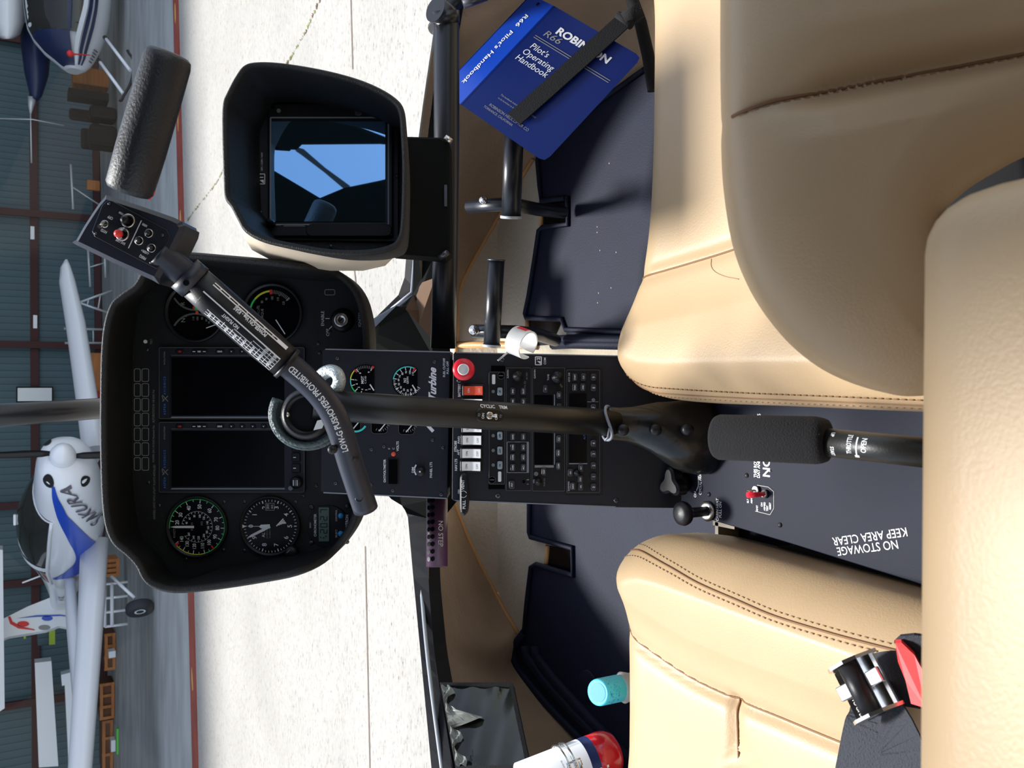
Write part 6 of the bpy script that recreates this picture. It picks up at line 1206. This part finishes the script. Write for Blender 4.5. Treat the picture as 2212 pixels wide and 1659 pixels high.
slab('wall_strip', [(51, 1370), (56, 1371), (56, 1400), (51, 1400)], 19.1, .03, 'hi_vis', 'thin yellow strip on the wall beside the tail fin', 'strip')
# pallets and clutter under the wing
def crate(x0, x1, y0, y1, Y_, m, label, nm='wooden_crate', cat='crate', dep=.5):
    a, b = ony(x0, y0, Y_), ony(x1, y1, Y_); q = MB(m); lo = Vector((min(a.x, b.x), Y_, min(a.z, b.z))); hi = Vector((max(a.x, b.x), Y_ + dep, max(a.z, b.z))); lo.z = max(lo.z, 0.002)
    q.box((lo + hi) / 2, hi - lo, m, min(hi - lo) * .06)
    if nm == 'wooden_crate':
        n_ = 3
        for i in range(n_ + 1): q.box(((lo.x + (hi.x - lo.x) * i / n_), lo.y - .02, (lo.z + hi.z) / 2), (.05, .03, hi.z - lo.z), 'wood')
        for zz in (lo.z + .03, hi.z - .03): q.box(((lo.x + hi.x) / 2, lo.y - .025, zz), (hi.x - lo.x, .03, .05), 'wood')
    tag(q.build(nm), label, cat, 'wooden crates along the hangar floor' if cat == 'crate' else None)
crate(222, 258, 1212, 1240, 15.5, 'wood', 'small wooden crate just behind the glider main wheel leg'); crate(225, 262, 1372, 1440, 17.4, 'wood_dark', 'wooden crate on the floor left of the glider wheel'); crate(215, 258, 1480, 1545, 17.6, 'wood_dark', 'dark wooden crate below the stored wing panels')
crate(220, 262, 1560, 1659, 17.8, 'wood_dark', 'open dark wooden crate in the lower corner of the hangar')
crate(252, 262, 1575, 1628, 16.9, 'green_box', 'small bright green box on the hangar floor', 'small_box', 'box', .1); crate(240, 256, 1600, 1622, 17.4, 'white_paint', 'small white carton above the green box', 'carton', 'carton', .2); crate(235, 250, 1408, 1420, 17, 'white_paint', 'white bag lying among the wooden crates', 'bag', 'bag', .2)
# white steel rack with oval openings below the wing
q = MB('alu'); a, b = ony(226, 1262, 15.6), ony(242, 1352, 15.6)
for zz in (a.z, b.z): q.tube([Vector((a.x, 15.6, zz)), Vector((b.x, 15.6, zz))], .03, 'white_paint', 8)
for i in range(4): x_ = a.x + (b.x - a.x) * i / 3; q.tube([Vector((x_, 15.6, a.z)), Vector((x_, 15.6, 0))], .022, 'white_paint', 8)
tag(q.build('metal_rack'), 'pale metal rack standing on the hangar floor beneath the glider wing', 'rack')
# ladders and trestles
def ladder(nm, A, B, n_, Y_, label, m='alu', off=0):
    q = MB(m); a0, a1 = ony(*A[0], Y_), ony(*A[1], Y_ + off); b0, b1 = ony(*B[0], Y_), ony(*B[1], Y_ + off); q.tube([a0, a1], .022, m, 8); q.tube([b0, b1], .022, m, 8)
    for i in range(1, n_): q.tube([a0.lerp(a1, i / n_), b0.lerp(b1, i / n_)], .014, m, 8)
    tag(q.build(nm), label, 'ladder')
ladder('ladder', ((138, 710), (232, 712)), ((140, 741), (232, 741)), 3, 18.9, 'grey rung ladder leaning on the wall behind the glider wing'); 
ladder('step_ladder', ((165, 652), (235, 676)), ((166, 655), (242, 628)), 3, 18.0, 'white folding step ladder right of the grey rung ladder'); ladder('trestle', ((190, 535), (195, 620)), ((226, 535), (228, 600)), 2, 18.6, 'grey metal trestle frame against the wall under the switch box'); ladder('trestle', ((153, 355), (158, 452)), ((220, 440), (220, 452)), 2, 18.7, 'thin grey frame on the wall behind the leather grip')
crate(188, 216, 388, 412, 18.7, 'wood', 'small orange wooden stool against the wall behind the grip', 'wooden_stool', 'stool', .1)
crate(190, 222, 762, 852, 18.5, 'wood', 'tan wooden cabinet behind the glider right of the windshield post', 'cabinet', 'cabinet', .5)
crate(192, 232, 845, 858, 18.3, 'red_cloth', 'dark red cloth bundle beside the tan cabinet', 'cloth_bundle', 'cloth', .3)
# ---------------------------------------------------------------- parked helicopter at the upper right
he = thing('parked_helicopter', 'white and navy striped helicopter on skids parked in the hangar corner', 'helicopter', ony(240, 40, 15.8))
YH = 15.6
HS = [(118, -150, 170, 118, .8), (120, -60, 168, 119, .95), (130, 0, 165, 112, 1.0), (138, 50, 158, 100, .95), (144, 90, 150, 84, .8), (152, 120, 135, 62, .55), (160, 140, 110, 44, .35), (166, 152, 70, 22, .15)]
q = MB('white_paint'); RG = []; 
tops = [(-150, 20, 242), (-60, 34, 243), (0, 48, 241), (40, 52, 236), (75, 58, 228), (100, 72, 218), (125, 96, 205), (140, 118, 196), (150, 132, 186), (154, 142, 176)]
def hp(y, f, depth):  # point on the hull side: f 0 top to 1 belly
    for a, b in zip(tops[:-1], tops[1:]):
        if y <= b[0]: t = (y - a[0]) / (b[0] - a[0]); x0, x1 = a[1] + (b[1] - a[1]) * t, a[2] + (b[2] - a[2]) * t; break
    else: x0, x1 = tops[-1][1:]
    wv = max(.12, min(1, (160 - y) / 90)) ** .6; c_ = ony((x0 + x1) / 2, y, YH + .6); tp_ = ony(x0, y, YH + .6).z; bt2 = ony(x1, y, YH + .6).z; th = (f - .5) * PI; return Vector((c_.x, YH + .6 - .6 * wv * math.cos(th) * (1 if depth > 0 else -1) - (.05 + depth - 1.0 if depth > 1 else 0), (tp_ + bt2) / 2 - (tp_ - bt2) / 2 * math.sin(th)))
ys = [-150, -100, -60, -20, 0, 20, 40, 60, 75, 90, 100, 112, 125, 133, 140, 146, 150, 154]
for y in ys: RG.append([hp(y, k / 24, 1) for k in range(25)] + [hp(y, 1 - k / 24, -1) for k in range(1, 24)])
q.loft(RG, 'white_paint'); q.build('fuselage', he)
q = MB('navy_paint')
def hband(q, f0, f1, m, y0=-150, y1=150, k=1.02):
    R = []
    for i in range(25):
        y = y0 + (y1 - y0) * i / 24; a, b = f0(y), f1(y); R.append([hp(y, a + (b - a) * j / 3, k) for j in range(4)])
    q.loft(R, m, True, False, False)
sw = lambda y: max(0, (y - 20) / 130) ** 1.6
hband(q, lambda y: .0, lambda y: .60 + .0 * sw(y), 'canopy_glass', -150, 92, 1.04); hband(q, lambda y: .0, lambda y: .50, 'navy_paint', 92, 152, 1.045)
q.build('cabin_window', he)
q = MB('navy_paint'); hband(q, lambda y: .60 - .10 * sw(y), lambda y: .635 - .08 * sw(y), 'white_paint', k=1.08); hband(q, lambda y: .645 - .07 * sw(y), lambda y: .675 - .05 * sw(y), 'navy_paint', k=1.07); hband(q, lambda y: .69 - .04 * sw(y), lambda y: .72 - .02 * sw(y), 'navy_paint', k=1.07); hband(q, lambda y: .48, lambda y: .51, 'navy_paint', -150, 90, k=1.06); q.build('side_stripe', he)
q = MB('red_soft'); a, b, c_ = ony(144, 115, YH - .1), ony(160, 117, YH - .1), ony(195, 119, YH - .1); q.tube([a, a.lerp(b, .3), a.lerp(b, .7), b, c_], [.02, .055, .05, .015, .008], 'red_soft', 10); q.build('pitot_cover', he)
q = MB('black_cloth')
for i in range(5): q.tube([hp(112 + i * 6, .80, 1.02), hp(112 + i * 6, .88, 1.02)], .012, 'letters_grey', 6)
q.build('air_vent', he)
for (x0, y0, x1, y1, dy) in ((226, 80, 281, 152, 0), (213, 130, 266, 202, 0)):
    q = MB('alu'); a, b = ony(x0, y0, YH), ony(x1, y1, YH - .5); q.tube([a, b], .026, 'white_paint', 12); q.tube([a, a.lerp(b, .06)], .034, 'black_plastic', 12); q.build('skid_leg', he)
q = MB('black_plastic'); q.tube(spl([ony(x, y, YH - .5) for x, y in ((275, 108), (279, 116), (287, 128), (288, 150), (282, 180), (268, 205), (262, 217), (257, 216))], 3, False), .022, 'black_plastic', 10); q.build('skid', he)
# dark tapered tail cone and pale tip behind that helicopter, white aircraft flank above it
q = MB('navy_paint'); q.tube([ony(75, 60, 17.5), ony(78, 110, 17.5), ony(79, 160, 17.5), ony(77, 205, 17.5), ony(72, 215, 17.5)], [.24, .23, .19, .10, .07], 'navy_paint', 20); q.tube([ony(70, 211, 17.5), ony(67, 230, 17.5), ony(66, 247, 17.5)], [.075, .045, .012], 'alu', 16); tag(q.build('tail_cone'), 'dark navy tapered tail cone with pale tip in front of the hangar wall', 'tail cone')
q = MB('alu'); q.tube([ony(66, 246, 17.5), ony(68, 352, 17.6)], .013, 'alu', 8); q.tube([ony(-10, 256, 17.6), ony(70, 258, 17.5), ony(138, 271, 17.5)], .010, 'alu', 8); tag(q.build('thin_pole'), 'thin pale pole extending from the navy tail cone tip', 'pole')
q = MB('silver_paint'); RG = [[ony(16 + rx * math.cos(a), y, 17.0 - .5 * math.sin(a)) for a in [2 * PI * i / 18 for i in range(18)]] for y, rx in ((-60, 42), (0, 40), (50, 37), (75, 28), (84, 12))]; q.loft(RG, 'silver_paint'); tag(q.build('aircraft_fuselage'), 'silver rounded aircraft flank in the top right corner', 'aircraft')
crate(158, 236, 140, 190, 17.3, 'wood', 'varnished wooden cabinet behind the helicopter skids', 'cabinet', 'cabinet', .5); crate(148, 236, 188, 218, 17.0, 'black_cloth', 'black covered box beside the wooden cabinet', 'covered_box', 'box', .4)
for (x0, y0, y1, lab) in ((152, 218, 258, 'black draped chair beside the covered box'), (178, 262, 318, 'black draped chair nearest the leather grip')):
    a, b = ony(x0, y0, 17.1), ony(236, y1, 17.1); q = MB('black_cloth'); w_ = abs(a.x - b.x); cx_ = (a.x + b.x) / 2; q.box((cx_, 17.3, .23), (w_, .45, .44), 'black_cloth', .06); q.box((cx_, 17.5, a.z / 2 + .15), (w_ * .95, .10, a.z - .3), 'black_cloth', .05); tag(q.build('draped_chair'), lab, 'chair', 'draped chairs in the hangar')
for o in bpy.data.objects:
    if '_o' in o: del o['_o']
